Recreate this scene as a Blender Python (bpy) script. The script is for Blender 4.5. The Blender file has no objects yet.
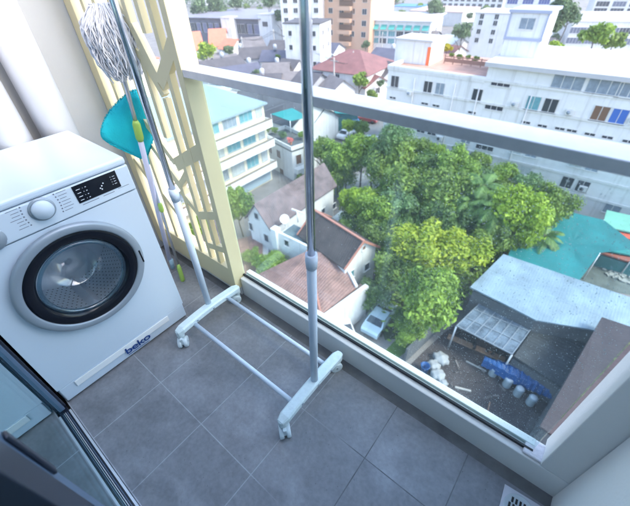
import bpy, bmesh, math, random
from math import sin, cos, pi, radians, hypot, atan2, sqrt, tan
from mathutils import Vector, Matrix
random.seed(7)
C = bpy.context.scene.collection
sc = bpy.context.scene

# ------------------------------------------------------------------ camera
YAW, PIT, ROL, FPX, CAMZ = radians(-40.43), radians(39.87), radians(-2.39), 347.588, 1.346
_f = Vector((sin(YAW)*cos(PIT), cos(YAW)*cos(PIT), -sin(PIT)))
_r = Vector((cos(YAW), -sin(YAW), 0.0)); _u = _r.cross(_f)
_R = cos(ROL)*_r + sin(ROL)*_u; _U = -sin(ROL)*_r + cos(ROL)*_u
CO = Vector((0, 0, CAMZ))
cam = bpy.data.objects.new('camera', bpy.data.cameras.new('camera')); C.objects.link(cam)
cam.matrix_world = Matrix(((_R.x, _U.x, -_f.x, 0), (_R.y, _U.y, -_f.y, 0), (_R.z, _U.z, -_f.z, CAMZ), (0, 0, 0, 1)))
cam.data.sensor_width = 36; cam.data.sensor_fit = 'HORIZONTAL'; cam.data.lens = FPX/630*36
cam.data.clip_start = 0.02; cam.data.clip_end = 3000
cam.data.dof.use_dof = True; cam.data.dof.focus_distance = 1.45; cam.data.dof.aperture_fstop = 3.0
sc.camera = cam

def ray(x, y): return _f*FPX + _R*(x-315) - _U*(y-253)
def gz(x, y, z): d = ray(x, y); return CO + d*((z-CAMZ)/d.z)
def gy(x, y, Y): d = ray(x, y); return CO + d*(Y/d.y)
def gx(x, y, X): d = ray(x, y); return CO + d*(X/d.x)
def gpl(x, y, P, n): d = ray(x, y); return CO + d*((P-CO).dot(n)/d.dot(n))
def gxy(x, y, P):                      # height where the ray passes over the plan point P's distance
    d = ray(x, y); s = hypot(P.x, P.y)/hypot(d.x, d.y); return CAMZ + d.z*s

# ------------------------------------------------------------------ materials
MATS = {}
def mat(name, col, rough=0.6, metal=0.0, var=0.0, vscale=8.0, bump=0.0, bscale=60.0, spec=0.5, island=0.0, coat=0.0):
    if name in MATS: return MATS[name]
    m = bpy.data.materials.new(name); m.use_nodes = True; nt = m.node_tree; N = nt.nodes; L = nt.links
    b = N['Principled BSDF']
    b.inputs['Base Color'].default_value = (*col, 1); b.inputs['Roughness'].default_value = rough
    b.inputs['Metallic'].default_value = metal; b.inputs['Specular IOR Level'].default_value = spec
    b.inputs['Coat Weight'].default_value = coat
    if var or island:
        tc = N.new('ShaderNodeTexCoord'); nz = N.new('ShaderNodeTexNoise')
        nz.inputs['Scale'].default_value = vscale; nz.inputs['Detail'].default_value = 6; nz.inputs['Roughness'].default_value = .62
        L.new(tc.outputs['Object'], nz.inputs['Vector'])
        mr = N.new('ShaderNodeMapRange'); mr.inputs['From Min'].default_value = .25; mr.inputs['From Max'].default_value = .75
        mr.inputs['To Min'].default_value = 1-var; mr.inputs['To Max'].default_value = 1+var
        L.new(nz.outputs['Fac'], mr.inputs['Value'])
        h = N.new('ShaderNodeHueSaturation'); h.inputs['Color'].default_value = (*col, 1)
        v = mr.outputs['Result']
        if island:
            g = N.new('ShaderNodeNewGeometry'); m2 = N.new('ShaderNodeMapRange')
            m2.inputs['To Min'].default_value = 1-island; m2.inputs['To Max'].default_value = 1+island
            L.new(g.outputs['Random Per Island'], m2.inputs['Value'])
            mm = N.new('ShaderNodeMath'); mm.operation = 'MULTIPLY'; L.new(v, mm.inputs[0]); L.new(m2.outputs['Result'], mm.inputs[1]); v = mm.outputs[0]
        L.new(v, h.inputs['Value']); L.new(h.outputs['Color'], b.inputs['Base Color'])
    if bump:
        tc2 = N.new('ShaderNodeTexCoord'); n2 = N.new('ShaderNodeTexNoise'); n2.inputs['Scale'].default_value = bscale; n2.inputs['Detail'].default_value = 4
        L.new(tc2.outputs['Object'], n2.inputs['Vector'])
        bp = N.new('ShaderNodeBump'); bp.inputs['Strength'].default_value = bump; bp.inputs['Distance'].default_value = .01
        L.new(n2.outputs['Fac'], bp.inputs['Height']); L.new(bp.outputs['Normal'], b.inputs['Normal'])
    MATS[name] = m
    return m

def streaked(name, col, amt=.35):
    m = mat(name, col, .7, var=.10, vscale=.5); nt = m.node_tree; N = nt.nodes; L = nt.links; b = N['Principled BSDF']
    src = b.inputs['Base Color'].links[0].from_socket; tc = N.new('ShaderNodeTexCoord'); mp_ = N.new('ShaderNodeMapping'); mp_.inputs['Scale'].default_value = (2.2, 2.2, .10)
    nz = N.new('ShaderNodeTexNoise'); nz.inputs['Scale'].default_value = 1; nz.inputs['Detail'].default_value = 7; nz.inputs['Roughness'].default_value = .7
    L.new(tc.outputs['Object'], mp_.inputs['Vector']); L.new(mp_.outputs[0], nz.inputs['Vector'])
    mr = N.new('ShaderNodeMapRange'); mr.inputs['From Min'].default_value = .52; mr.inputs['From Max'].default_value = .78; mr.inputs['To Max'].default_value = amt; L.new(nz.outputs['Fac'], mr.inputs['Value'])
    mx = N.new('ShaderNodeMix'); mx.data_type = 'RGBA'; L.new(mr.outputs[0], mx.inputs['Factor']); L.new(src, mx.inputs['A']); mx.inputs['B'].default_value = (.22, .21, .19, 1)
    L.new(mx.outputs['Result'], b.inputs['Base Color'])
    return m

def ribbed(name, col, axis, period, rough=.5, var=.15, strength=.6, dist=.04, col2=None, vscale=.6, rows=0.0):
    """sheet or tile roof: ribs across one object axis, weathering noise"""
    if name in MATS: return MATS[name]
    m = mat(name, col, rough, var=var, vscale=vscale); nt = m.node_tree; N = nt.nodes; L = nt.links
    tc = N.new('ShaderNodeTexCoord'); w = N.new('ShaderNodeTexWave'); w.wave_type = 'BANDS'; w.bands_direction = axis
    w.inputs['Scale'].default_value = 2*pi/(20*period)*1.0; w.inputs['Distortion'].default_value = .3
    L.new(tc.outputs['Object'], w.inputs['Vector'])
    hgt = w.outputs['Fac']
    if rows:
        w2 = N.new('ShaderNodeTexWave'); w2.wave_type = 'BANDS'; w2.wave_profile = 'SAW'; w2.bands_direction = 'Y' if axis == 'X' else 'X'
        w2.inputs['Scale'].default_value = 2*pi/(20*rows); L.new(tc.outputs['Object'], w2.inputs['Vector'])
        ad = N.new('ShaderNodeMath'); L.new(hgt, ad.inputs[0]); L.new(w2.outputs['Fac'], ad.inputs[1]); hgt = ad.outputs[0]
    bp = N.new('ShaderNodeBump'); bp.inputs['Strength'].default_value = strength; bp.inputs['Distance'].default_value = dist
    L.new(hgt, bp.inputs['Height']); L.new(bp.outputs['Normal'], N['Principled BSDF'].inputs['Normal'])
    return m

def glass(name, tint=(.95, .99, .985), ior=1.5, rough=0.0, gcol=(1, 1, 1), film=0.0):
    if name in MATS: return MATS[name]
    m = bpy.data.materials.new(name); m.use_nodes = True; nt = m.node_tree; N = nt.nodes; L = nt.links
    N.remove(N['Principled BSDF']); out = N['Material Output']
    t = N.new('ShaderNodeBsdfTransparent'); t.inputs['Color'].default_value = (*tint, 1)
    g = N.new('ShaderNodeBsdfGlossy'); g.inputs['Roughness'].default_value = rough; g.inputs['Color'].default_value = (*gcol, 1)
    lw = N.new('ShaderNodeLayerWeight'); lw.inputs['Blend'].default_value = .5; f0 = ((ior-1)/(ior+1))**2
    pw = N.new('ShaderNodeMath'); pw.operation = 'POWER'; pw.inputs[1].default_value = 5; L.new(lw.outputs['Facing'], pw.inputs[0])
    fr = N.new('ShaderNodeMath'); fr.operation = 'MULTIPLY_ADD'; fr.inputs[1].default_value = 1-f0; fr.inputs[2].default_value = f0; L.new(pw.outputs[0], fr.inputs[0])
    mx = N.new('ShaderNodeMixShader'); L.new(fr.outputs[0], mx.inputs[0]); L.new(t.outputs[0], mx.inputs[1]); L.new(g.outputs[0], mx.inputs[2])
    sh = mx.outputs[0]
    if film:      # milky sheen painted as a thin uneven film of dried rain and dust
        df = N.new('ShaderNodeBsdfDiffuse'); df.inputs['Color'].default_value = (.75, .82, .84, 1); tc = N.new('ShaderNodeTexCoord'); nz = N.new('ShaderNodeTexNoise'); nz.inputs['Scale'].default_value = 5; nz.inputs['Detail'].default_value = 8; nz.inputs['Roughness'].default_value = .7
        L.new(tc.outputs['Object'], nz.inputs['Vector']); mr = N.new('ShaderNodeMapRange'); mr.inputs['From Min'].default_value = .3; mr.inputs['From Max'].default_value = .75; mr.inputs['To Min'].default_value = film*.3; mr.inputs['To Max'].default_value = film*1.8; L.new(nz.outputs['Fac'], mr.inputs['Value'])
        m2 = N.new('ShaderNodeMixShader'); L.new(mr.outputs[0], m2.inputs[0]); L.new(sh, m2.inputs[1]); L.new(df.outputs[0], m2.inputs[2]); sh = m2.outputs[0]
    L.new(sh, out.inputs['Surface']); MATS[name] = m
    return m

def leafmat(name, col, col2):
    if name in MATS: return MATS[name]
    m = bpy.data.materials.new(name); m.use_nodes = True; nt = m.node_tree; N = nt.nodes; L = nt.links
    b = N['Principled BSDF']; b.inputs['Roughness'].default_value = .5; b.inputs['Specular IOR Level'].default_value = .35
    g = N.new('ShaderNodeNewGeometry'); tc = N.new('ShaderNodeTexCoord'); nz = N.new('ShaderNodeTexNoise'); nz.inputs['Scale'].default_value = .9
    L.new(tc.outputs['Object'], nz.inputs['Vector'])
    ad = N.new('ShaderNodeMath'); ad.operation = 'ADD'; L.new(g.outputs['Random Per Island'], ad.inputs[0])
    ml = N.new('ShaderNodeMath'); ml.operation = 'MULTIPLY_ADD'; ml.inputs[1].default_value = 2.2; ml.inputs[2].default_value = -1.1
    L.new(nz.outputs['Fac'], ml.inputs[0]); L.new(ml.outputs[0], ad.inputs[1])
    r = N.new('ShaderNodeMix'); r.data_type = 'RGBA'; r.inputs['A'].default_value = (*col, 1); r.inputs['B'].default_value = (*col2, 1)
    L.new(ad.outputs[0], r.inputs['Factor']); L.new(r.outputs['Result'], b.inputs['Base Color'])
    tr = N.new('ShaderNodeBsdfTranslucent'); L.new(r.outputs['Result'], tr.inputs['Color'])
    mx = N.new('ShaderNodeMixShader'); mx.inputs[0].default_value = .3
    L.new(b.outputs[0], mx.inputs[1]); L.new(tr.outputs[0], mx.inputs[2]); L.new(mx.outputs[0], N['Material Output'].inputs['Surface'])
    MATS[name] = m
    return m

# ------------------------------------------------------------------ mesh building
def weld(o):
    bm = bmesh.new(); bm.from_mesh(o.data); bmesh.ops.remove_doubles(bm, verts=bm.verts, dist=.0004)
    bmesh.ops.recalc_face_normals(bm, faces=bm.faces)
    if max(bm.faces, key=lambda f: f.calc_area()).normal.z < -.5: bmesh.ops.reverse_faces(bm, faces=bm.faces)
    for f in bm.faces: f.smooth = True
    bm.to_mesh(o.data); bm.free(); return o
class MB:
    def __init__(s): s.v = []; s.f = []; s.sm = []
    def quad(s, *p, smooth=False):
        i = len(s.v); s.v += [tuple(q) for q in p]; s.f.append(tuple(range(i, i+len(p)))); s.sm.append(smooth); return s
    def box(s, x0, x1, y0, y1, z0, z1, M=None):
        P = [Vector((x, y, z)) for z in (z0, z1) for y in (y0, y1) for x in (x0, x1)]
        if M: P = [M @ p for p in P]
        i = len(s.v); s.v += [tuple(p) for p in P]
        for a in ((0, 2, 3, 1), (4, 5, 7, 6), (0, 1, 5, 4), (2, 6, 7, 3), (0, 4, 6, 2), (1, 3, 7, 5)): s.f.append(tuple(i+k for k in a)); s.sm.append(False)
        return s
    def bar(s, a, b, w, h, up=Vector((0, 0, 1))):
        a = Vector(a); b = Vector(b); d = (b-a); L = d.length; d.normalize()
        side = d.cross(up); side = side.normalized() if side.length > 1e-6 else Vector((1, 0, 0)); u = side.cross(d)
        M = Matrix(((d.x, side.x, u.x, a.x), (d.y, side.y, u.y, a.y), (d.z, side.z, u.z, a.z), (0, 0, 0, 1)))
        return s.box(0, L, -w/2, w/2, -h/2, h/2, M)
    def tube(s, pts, r, n=12, cap=True):
        pts = [Vector(p) for p in pts]; rs = r if isinstance(r, (list, tuple)) else [r]*len(pts); base = len(s.v); ref = None
        for k, p in enumerate(pts):
            d = (pts[min(k+1, len(pts)-1)]-pts[max(k-1, 0)]).normalized()
            if ref is None:
                ref = d.cross(Vector((0, 0, 1)))
                if ref.length < .05: ref = d.cross(Vector((1, 0, 0)))
            ref = (ref-d*ref.dot(d)).normalized(); o = d.cross(ref)
            for j in range(n):
                a = 2*pi*j/n; s.v.append(tuple(p+rs[k]*(cos(a)*ref+sin(a)*o)))
        for k in range(len(pts)-1):
            for j in range(n):
                s.f.append((base+k*n+j, base+k*n+(j+1) % n, base+(k+1)*n+(j+1) % n, base+(k+1)*n+j)); s.sm.append(True)
        if cap:
            e = base+(len(pts)-1)*n
            s.f.append(tuple(base+j for j in reversed(range(n)))); s.sm.append(False)
            s.f.append(tuple(e+j for j in range(n))); s.sm.append(False)
        return s
    def lathe(s, prof, M=None, n=64, closed=False):
        """profile of (radius, axial) pairs revolved round local X"""
        base = len(s.v); m = len(prof)
        for j in range(n):
            a = 2*pi*j/n
            for (r, x) in prof:
                p = Vector((x, r*cos(a), r*sin(a))); s.v.append(tuple(M @ p if M else p))
        for j in range(n):
            for k in range(m if closed else m-1):
                k2 = (k+1) % m
                s.f.append((base+j*m+k, base+((j+1) % n)*m+k, base+((j+1) % n)*m+k2, base+j*m+k2)); s.sm.append(True)
        return s
    def prism(s, poly, z0, z1):
        n = len(poly); i = len(s.v)
        s.v += [(p[0], p[1], z0) for p in poly]+[(p[0], p[1], z1) for p in poly]
        s.f.append(tuple(i+k for k in reversed(range(n)))); s.f.append(tuple(i+n+k for k in range(n))); s.sm += [False, False]
        for k in range(n): s.f.append((i+k, i+(k+1) % n, i+n+(k+1) % n, i+n+k)); s.sm.append(False)
        return s
    def slab(s, pts, t):
        """a sheet through 3-D points, thickened downward"""
        n = len(pts); i = len(s.v)
        s.v += [tuple(p) for p in pts]+[(p[0], p[1], p[2]-t) for p in pts]
        s.f.append(tuple(i+k for k in range(n))); s.f.append(tuple(i+n+k for k in reversed(range(n)))); s.sm += [False, False]
        for k in range(n): s.f.append((i+k, i+n+k, i+n+(k+1) % n, i+(k+1) % n)); s.sm.append(False)
        return s
    def mesh(s, name, off=Vector((0, 0, 0))):
        me = bpy.data.meshes.new(name); me.from_pydata([tuple(Vector(p)-off) for p in s.v], [], s.f)
        me.polygons.foreach_set('use_smooth', s.sm); me.update()
        bm = bmesh.new(); bm.from_mesh(me); bmesh.ops.recalc_face_normals(bm, faces=bm.faces); bm.to_mesh(me); bm.free()
        return me
    def build(s, name, m, parent=None, bevel=0.0, loc=None, label=None, seg=2):
        """vertices are world positions; the object sits at its parent's origin (or loc)"""
        off = Vector(parent_off(parent)) if parent else Vector(loc or (0, 0, 0))
        me = s.mesh(name, off); me.materials.append(m)
        o = bpy.data.objects.new(name, me); C.objects.link(o)
        if parent: o.parent = parent
        else: o.location = off
        if bevel:
            b = o.modifiers.new('bevel', 'BEVEL'); b.width = bevel; b.segments = seg; b.limit_method = 'ANGLE'; b.angle_limit = radians(40)
        if label: o['label'] = label
        return o
OFF = {}
def parent_off(o):
    v = Vector((0, 0, 0))
    while o: v += Vector(o.location); o = o.parent
    return v
def tag(o, label, cat, group=None, kind=None):
    if label: o['label'] = label
    if cat: o['category'] = cat
    if group: o['group'] = group
    if kind: o['kind'] = kind
    return o
def struct(o): o['kind'] = 'structure'; return o
def thing(name, label, cat, loc=(0, 0, 0), group=None):
    o = bpy.data.objects.new(name, None); o.empty_display_size = .1; C.objects.link(o); o.location = loc
    return tag(o, label, cat, group)
def copy_tree(o, parent=None, loc=None, rz=None):
    c = o.copy(); C.objects.link(c); c.parent = parent
    if loc is not None: c.location = loc
    if rz is not None: c.rotation_euler = (0, 0, rz)
    for ch in list(o.children): copy_tree(ch, c)
    return c

# ------------------------------------------------------------------ palette
white_paint = mat('white_paint', (.80, .79, .76), .55, var=.04, vscale=3, bump=.08, bscale=120)
grey_paint = mat('grey_paint', (.76, .75, .72), .6, var=.05, vscale=2.5, bump=.1, bscale=140)
wall_paint = mat('wall_paint', (.84, .84, .81), .6, var=.05, vscale=2, bump=.1, bscale=150)
cream = mat('cream_powder_coat', (.81, .70, .43), .45, var=.03, vscale=5)
appliance = mat('appliance_white', (.60, .70, .80), .3, var=.015, vscale=2, spec=.5)
plastic_white = mat('plastic_white', (.62, .70, .78), .42, var=.05, vscale=40, bump=.12, bscale=90)
chrome = mat('chrome', (.62, .65, .70), .12, metal=1)
alu = mat('brushed_aluminium', (.66, .65, .66), .42, metal=.6, var=.08, vscale=30)
dark_alu = mat('dark_aluminium', (.018, .024, .04), .32, spec=.6)
slate_alu = mat('slate_aluminium', (.12, .18, .27), .3, spec=.6)
black_rubber = mat('black_rubber', (.012, .013, .014), .5)
black_gloss = mat('black_gloss', (.006, .008, .014), .14, spec=.4)
silver_paint = mat('silver_paint', (.32, .38, .44), .38, metal=.3)
steel = mat('drum_steel', (.74, .76, .8), .3, metal=.4)

# ------------------------------------------------------------------ BALCONY
KY, KT = .734, .116          # kerb inner face, kerb top
XL, XR = -1.87, .341         # balcony ends
def tile_floor(name, x0, y0, sx, sy, base, grout_a, grout_b):
    m = bpy.data.materials.new(name); m.use_nodes = True; nt = m.node_tree; N = nt.nodes; L = nt.links; b = N['Principled BSDF']
    tc = N.new('ShaderNodeNewGeometry'); sp = N.new('ShaderNodeSeparateXYZ'); L.new(tc.outputs['Position'], sp.inputs[0])
    def math(op, a, bb=None, c=None):
        n = N.new('ShaderNodeMath'); n.operation = op
        for k, q in enumerate((a, bb, c)):
            if q is None: continue
            if isinstance(q, (int, float)): n.inputs[k].default_value = q
            else: L.new(q, n.inputs[k])
        return n.outputs[0]
    u = math('DIVIDE', math('SUBTRACT', sp.outputs[0], x0), sx); v = math('DIVIDE', math('SUBTRACT', sp.outputs[1], y0), sy)
    def edge(q, s): # distance to the nearest grout line in metres
        fr = math('FRACT', math('ADD', q, 100.0)); return math('MULTIPLY', math('MINIMUM', fr, math('SUBTRACT', 1.0, fr)), s)
    d = math('MINIMUM', edge(u, sx), edge(v, sy)); g = math('LESS_THAN', d, .0017)
    cell = N.new('ShaderNodeTexWhiteNoise'); cb = N.new('ShaderNodeCombineXYZ'); L.new(math('FLOOR', u), cb.inputs[0]); L.new(math('FLOOR', v), cb.inputs[1]); L.new(cb.outputs[0], cell.inputs['Vector'])
    n1 = N.new('ShaderNodeTexNoise'); n1.inputs['Scale'].default_value = 7; n1.inputs['Detail'].default_value = 8; n1.inputs['Roughness'].default_value = .68; n1.inputs['Distortion'].default_value = .6
    n2 = N.new('ShaderNodeTexNoise'); n2.inputs['Scale'].default_value = 70; n2.inputs['Detail'].default_value = 5
    L.new(tc.outputs['Position'], n1.inputs['Vector']); L.new(tc.outputs['Position'], n2.inputs['Vector'])
    val = math('MULTIPLY', math('MULTIPLY_ADD', n1.outputs['Fac'], 1.0, .5), math('MULTIPLY_ADD', n2.outputs['Fac'], .5, .75))
    n3 = N.new('ShaderNodeTexNoise'); n3.inputs['Scale'].default_value = 2.3; n3.inputs['Detail'].default_value = 7; n3.inputs['Distortion'].default_value = 1.6; L.new(tc.outputs['Position'], n3.inputs['Vector'])
    st = N.new('ShaderNodeMapRange'); st.inputs['From Min'].default_value = .46; st.inputs['From Max'].default_value = .62; st.inputs['To Min'].default_value = .88; st.inputs['To Max'].default_value = 1.14; L.new(n3.outputs['Fac'], st.inputs['Value']); val = math('MULTIPLY', val, st.outputs[0])
    n4 = N.new('ShaderNodeTexVoronoi'); n4.inputs['Scale'].default_value = 38; L.new(tc.outputs['Position'], n4.inputs['Vector'])
    val = math('SUBTRACT', val, math('MULTIPLY', math('LESS_THAN', n4.outputs['Distance'], .07), .28))
    val = math('MULTIPLY', val, math('MULTIPLY_ADD', cell.outputs['Value'], .16, .92))
    h = N.new('ShaderNodeHueSaturation'); h.inputs['Color'].default_value = (*base, 1); L.new(val, h.inputs['Value'])
    gr = N.new('ShaderNodeMapRange'); gr.inputs['From Min'].default_value = -.5; gr.inputs['From Max'].default_value = -.2; L.new(sp.outputs[0], gr.inputs['Value'])  # grout paler towards the left, imitating reflected light in its colour
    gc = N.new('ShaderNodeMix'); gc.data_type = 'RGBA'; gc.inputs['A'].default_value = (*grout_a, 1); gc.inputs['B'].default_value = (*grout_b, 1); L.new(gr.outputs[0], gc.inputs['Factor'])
    gm = N.new('ShaderNodeMapRange'); gm.inputs['From Min'].default_value = .35; gm.inputs['From Max'].default_value = .65; gm.inputs['To Min'].default_value = .35; L.new(n1.outputs['Fac'], gm.inputs['Value'])
    gmx = math('MULTIPLY', g, gm.outputs[0])
    mx = N.new('ShaderNodeMix'); mx.data_type = 'RGBA'; L.new(gmx, mx.inputs['Factor']); L.new(h.outputs[0], mx.inputs['A']); L.new(gc.outputs['Result'], mx.inputs['B'])
    L.new(mx.outputs['Result'], b.inputs['Base Color'])
    L.new(math('MULTIPLY_ADD', n1.outputs['Fac'], .3, .3), b.inputs['Roughness'])
    bp = N.new('ShaderNodeBump'); bp.inputs['Strength'].default_value = .12; bp.inputs['Distance'].default_value = .004
    L.new(math('SUBTRACT', n2.outputs['Fac'], g), bp.inputs['Height']); L.new(bp.outputs['Normal'], b.inputs['Normal'])
    return m
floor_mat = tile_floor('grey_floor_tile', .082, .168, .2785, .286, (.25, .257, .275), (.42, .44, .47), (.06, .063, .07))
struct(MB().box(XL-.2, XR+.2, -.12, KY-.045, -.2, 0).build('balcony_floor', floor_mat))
struct(MB().box(XL-.2, XR+.2, KY-.045, .811, -.22, -.004).build('gutter', mat('gutter_cement', (.15, .15, .152), .7, var=.3, vscale=12)))
struct(MB().box(-3, 1.5, -4, -.12, -.2, -.02).build('room_floor', mat('room_floor_dark', (.03, .028, .026), .5)))  # indoor darkness put into the floor colour
# kerb under the glass and under the lattice
k = MB().box(-1.138, XR+.02, KY, .812, -.2, KT).build('parapet_kerb', white_paint, bevel=.004); tag(k, 'white painted low kerb running under the glass railing', 'kerb')
k = MB().box(XL-.1, -1.142, .727, .812, -.2, .05).build('parapet_kerb', white_paint, bevel=.004); tag(k, 'short low white kerb under the yellow lattice screen', 'kerb')
# right pier and side wall, left wall, tower walls over the door
tag(MB().box(.26, XR+.2, KY+.0005, .835, KT+.001, 3.2).build('wall_pier', grey_paint, bevel=.003), 'narrow grey wall pier at the right end of the glass railing', 'wall')
tag(MB().box(XR, XR+.2, -.4, KY-.002, -.2, 3.2).build('side_wall', wall_paint), 'pale painted side wall in the bottom right corner beside the floor drain', 'wall')
tag(MB().box(XL-.2, XL, -.4, .90, -.2, 2.1).build('side_wall', mat('wall_paint_grey', (.58, .58, .58), .65, var=.06, vscale=2, bump=.1, bscale=150)), 'pale grey wall behind the white drain pipes and washing machine', 'wall')
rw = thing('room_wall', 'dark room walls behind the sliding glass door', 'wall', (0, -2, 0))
rm = mat('room_wall_dark', (.05, .047, .045), .8)  # indoor darkness put into the wall colour so the door glass mirrors
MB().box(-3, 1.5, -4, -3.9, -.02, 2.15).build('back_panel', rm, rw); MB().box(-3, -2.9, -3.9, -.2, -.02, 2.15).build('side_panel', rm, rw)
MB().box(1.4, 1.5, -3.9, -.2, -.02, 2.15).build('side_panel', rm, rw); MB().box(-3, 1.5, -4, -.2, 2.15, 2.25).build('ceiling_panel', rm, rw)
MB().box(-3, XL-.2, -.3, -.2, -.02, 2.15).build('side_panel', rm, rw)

# drain pipes
pvc = mat('pvc_pipe', (.68, .68, .71), .4, var=.03, vscale=4)
for cx_, cy_, lab in ((-1.775, .445, 'thick white vertical drain pipe nearest the mop'), (-1.765, .275, 'thick white vertical drain pipe at the left picture edge')):
    p = thing('drain_pipe', lab, 'pipe', (cx_, cy_, 0), 'white drain pipes behind the washing machine')
    MB().tube([(cx_, cy_, 0), (cx_, cy_, 2.1)], .068, 40).build('pipe_shaft', pvc, p)
    MB().tube([(cx_, cy_, 1.62), (cx_, cy_, 1.74)], .076, 40).build('pipe_collar', pvc, p)

# ------------------------------------------------------------------ washing machine
WX, WY0, WY1, WH, WD = -1.249, -.118, .46, .85, .45
WYc = (WY0+WY1)/2
wm = thing('washing_machine', 'white front loading washing machine with black ringed round door', 'washing machine', (WX-WD/2, WYc, 0))
b = MB(); x0 = WX-WD
DC = Vector((WX, .168, .50)); HR = .19
# shell: sides, back, base
b.box(x0, WX-.012, WY0, WY0+.012, .012, WH-.03); b.box(x0, WX-.012, WY1-.012, WY1, .012, WH-.03)
b.box(x0, x0+.012, WY0+.012, WY1-.012, .012, WH-.03); b.box(x0+.012, WX-.012, WY0+.012, WY1-.012, .012, .03)
b.build('body', appliance, wm, bevel=.006)
# front panel with a round opening
def ring_panel(mb, x, y0, y1, z0, z1, c, r, n=96, t=.012):
    ins, outs = [], []
    for k in range(n):
        a = 2*pi*k/n; dy, dz = cos(a), sin(a)
        ty = ((y1 if dy > 0 else y0)-c.y)/dy if abs(dy) > 1e-9 else 1e9; tz = ((z1 if dz > 0 else z0)-c.z)/dz if abs(dz) > 1e-9 else 1e9
        s = min(ty, tz); outs.append([c.y+s*dy, c.z+s*dz]); ins.append([c.y+r*dy, c.z+r*dz])
    for (yy, zz) in ((y0, z0), (y1, z0), (y1, z1), (y0, z1)):
        kk = min(range(n), key=lambda q: hypot(outs[q][0]-yy, outs[q][1]-zz)); outs[kk] = [yy, zz]
    for k in range(n):
        j = (k+1) % n
        mb.quad((x, *ins[k]), (x, *outs[k]), (x, *outs[j]), (x, *ins[j]))
        mb.quad((x, *ins[k]), (x, *ins[j]), (x-.03, *ins[j]), (x-.03, *ins[k]))
        mb.quad((x, *outs[k]), (x-t, *outs[k]), (x-t, *outs[j]), (x, *outs[j]))
ring_panel(b := MB(), WX, WY0, WY1, .095, .722, DC, HR); b.build('front_panel', appliance, wm)
# plinth
b = MB(); b.box(WX-.02, WX-.001, WY0+.004, WY1-.004, .012, .093)
b.build('plinth', appliance, wm, bevel=.004)
fl = MB().box(WX-.0005, WX+.004, WY0+.06, WY1-.09, .055, .088).build('service_flap', mat('appliance_bright', (.84, .87, .88), .25), wm, bevel=.003)  # flap highlight put into a brighter copy of the appliance white
MB().tube([(WX-.03, WY0+.04, 0), (WX-.03, WY0+.04, .014)], .018, 16).build('foot', black_rubber, wm); MB().tube([(WX-.03, WY1-.04, 0), (WX-.03, WY1-.04, .014)], .018, 16).build('foot', black_rubber, wm)
# top lid
MB().box(x0-.002, WX+.002, WY0-.001, WY1+.001, WH-.027, WH).build('top_lid', appliance, wm, bevel=.009, seg=3)
# control fascia
cp = MB().box(WX-.012, WX+.004, WY0, WY1, .726, WH-.029).build('control_panel', appliance, wm, bevel=.004)
px_ = WX+.004
dsp = MB().box(px_-.002, px_+.0015, .268, .413, .757, .818).build('display', black_gloss, cp)
glyph = mat('display_glyph', (.75, .8, .85), .4); ink = mat('printed_ink', (.12, .14, .2), .5)
rd = random.Random(3); ba, bb2, bc = MB(), MB(), MB()
for r in range(4):
    ba.box(px_+.0016, px_+.0019, .276, .276+.010+.004*rd.random(), .765+r*.0125, .7667+r*.0125)
    ba.box(px_+.0016, px_+.0019, .296, .2975, .7645+r*.0125, .7665+r*.0125); ba.box(px_+.0016, px_+.0019, .304, .308, .7645+r*.0125, .7665+r*.0125)
    bb2.box(px_+.0016, px_+.0019, .389, .391, .774+r*.009, .776+r*.009); bb2.box(px_+.0016, px_+.0019, .396, .404, .774+r*.009, .7755+r*.009)
for yy, zz in ((.345, .777), (.352, .783), (.359, .79), (.349, .772)): bc.box(px_+.0016, px_+.0019, yy, yy+.004, zz, zz+.004)
for q_ in (ba, bb2, bc): q_.build('indicator', glyph, dsp)
MM = Matrix.Translation((px_, .168, .787))
dial = MB().lathe([(.030, -.001), (.030, .010), (.027, .017), (.0, .0175)], MM, 48).build('dial', appliance, cp)
MB().lathe([(.0375, -.001), (.0365, .003), (.031, .004)], MM, 48).build('dial_ring', silver_paint, cp)
for sgn in (-1, 1):
    b = MB()
    for r in range(7):
        zz = .752+r*.0105; yy = .168+sgn*(.047+.004*sin(pi*r/6))
        b.box(px_, px_+.0004, yy-.002, yy+.002, zz, zz+.004)
        w = .018+.014*rd.random(); ya = yy+sgn*.006; b.box(px_, px_+.0003, min(ya, ya+sgn*w), max(ya, ya+sgn*w), zz+.001, zz+.0025)
    b.build('programme_mark', ink, cp)
b = MB(); b.box(px_, px_+.0003, .275, .33, .7475, .7495); b.box(px_, px_+.0003, .345, .385, .7475, .7495); b.box(px_, px_+.0003, .4, .44, .752, .7535); b.build('panel_print', ink, cp)
dr = MB().box(px_-.002, px_+.003, WY0+.012, .05, .735, .812).build('detergent_drawer', appliance, wm, bevel=.003)
MB().lathe([(.0, .004), (.034, .004), (.036, .001)], Matrix.Translation((px_, .018, .757)), 40).build('drawer_handle', silver_paint, dr)
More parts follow.
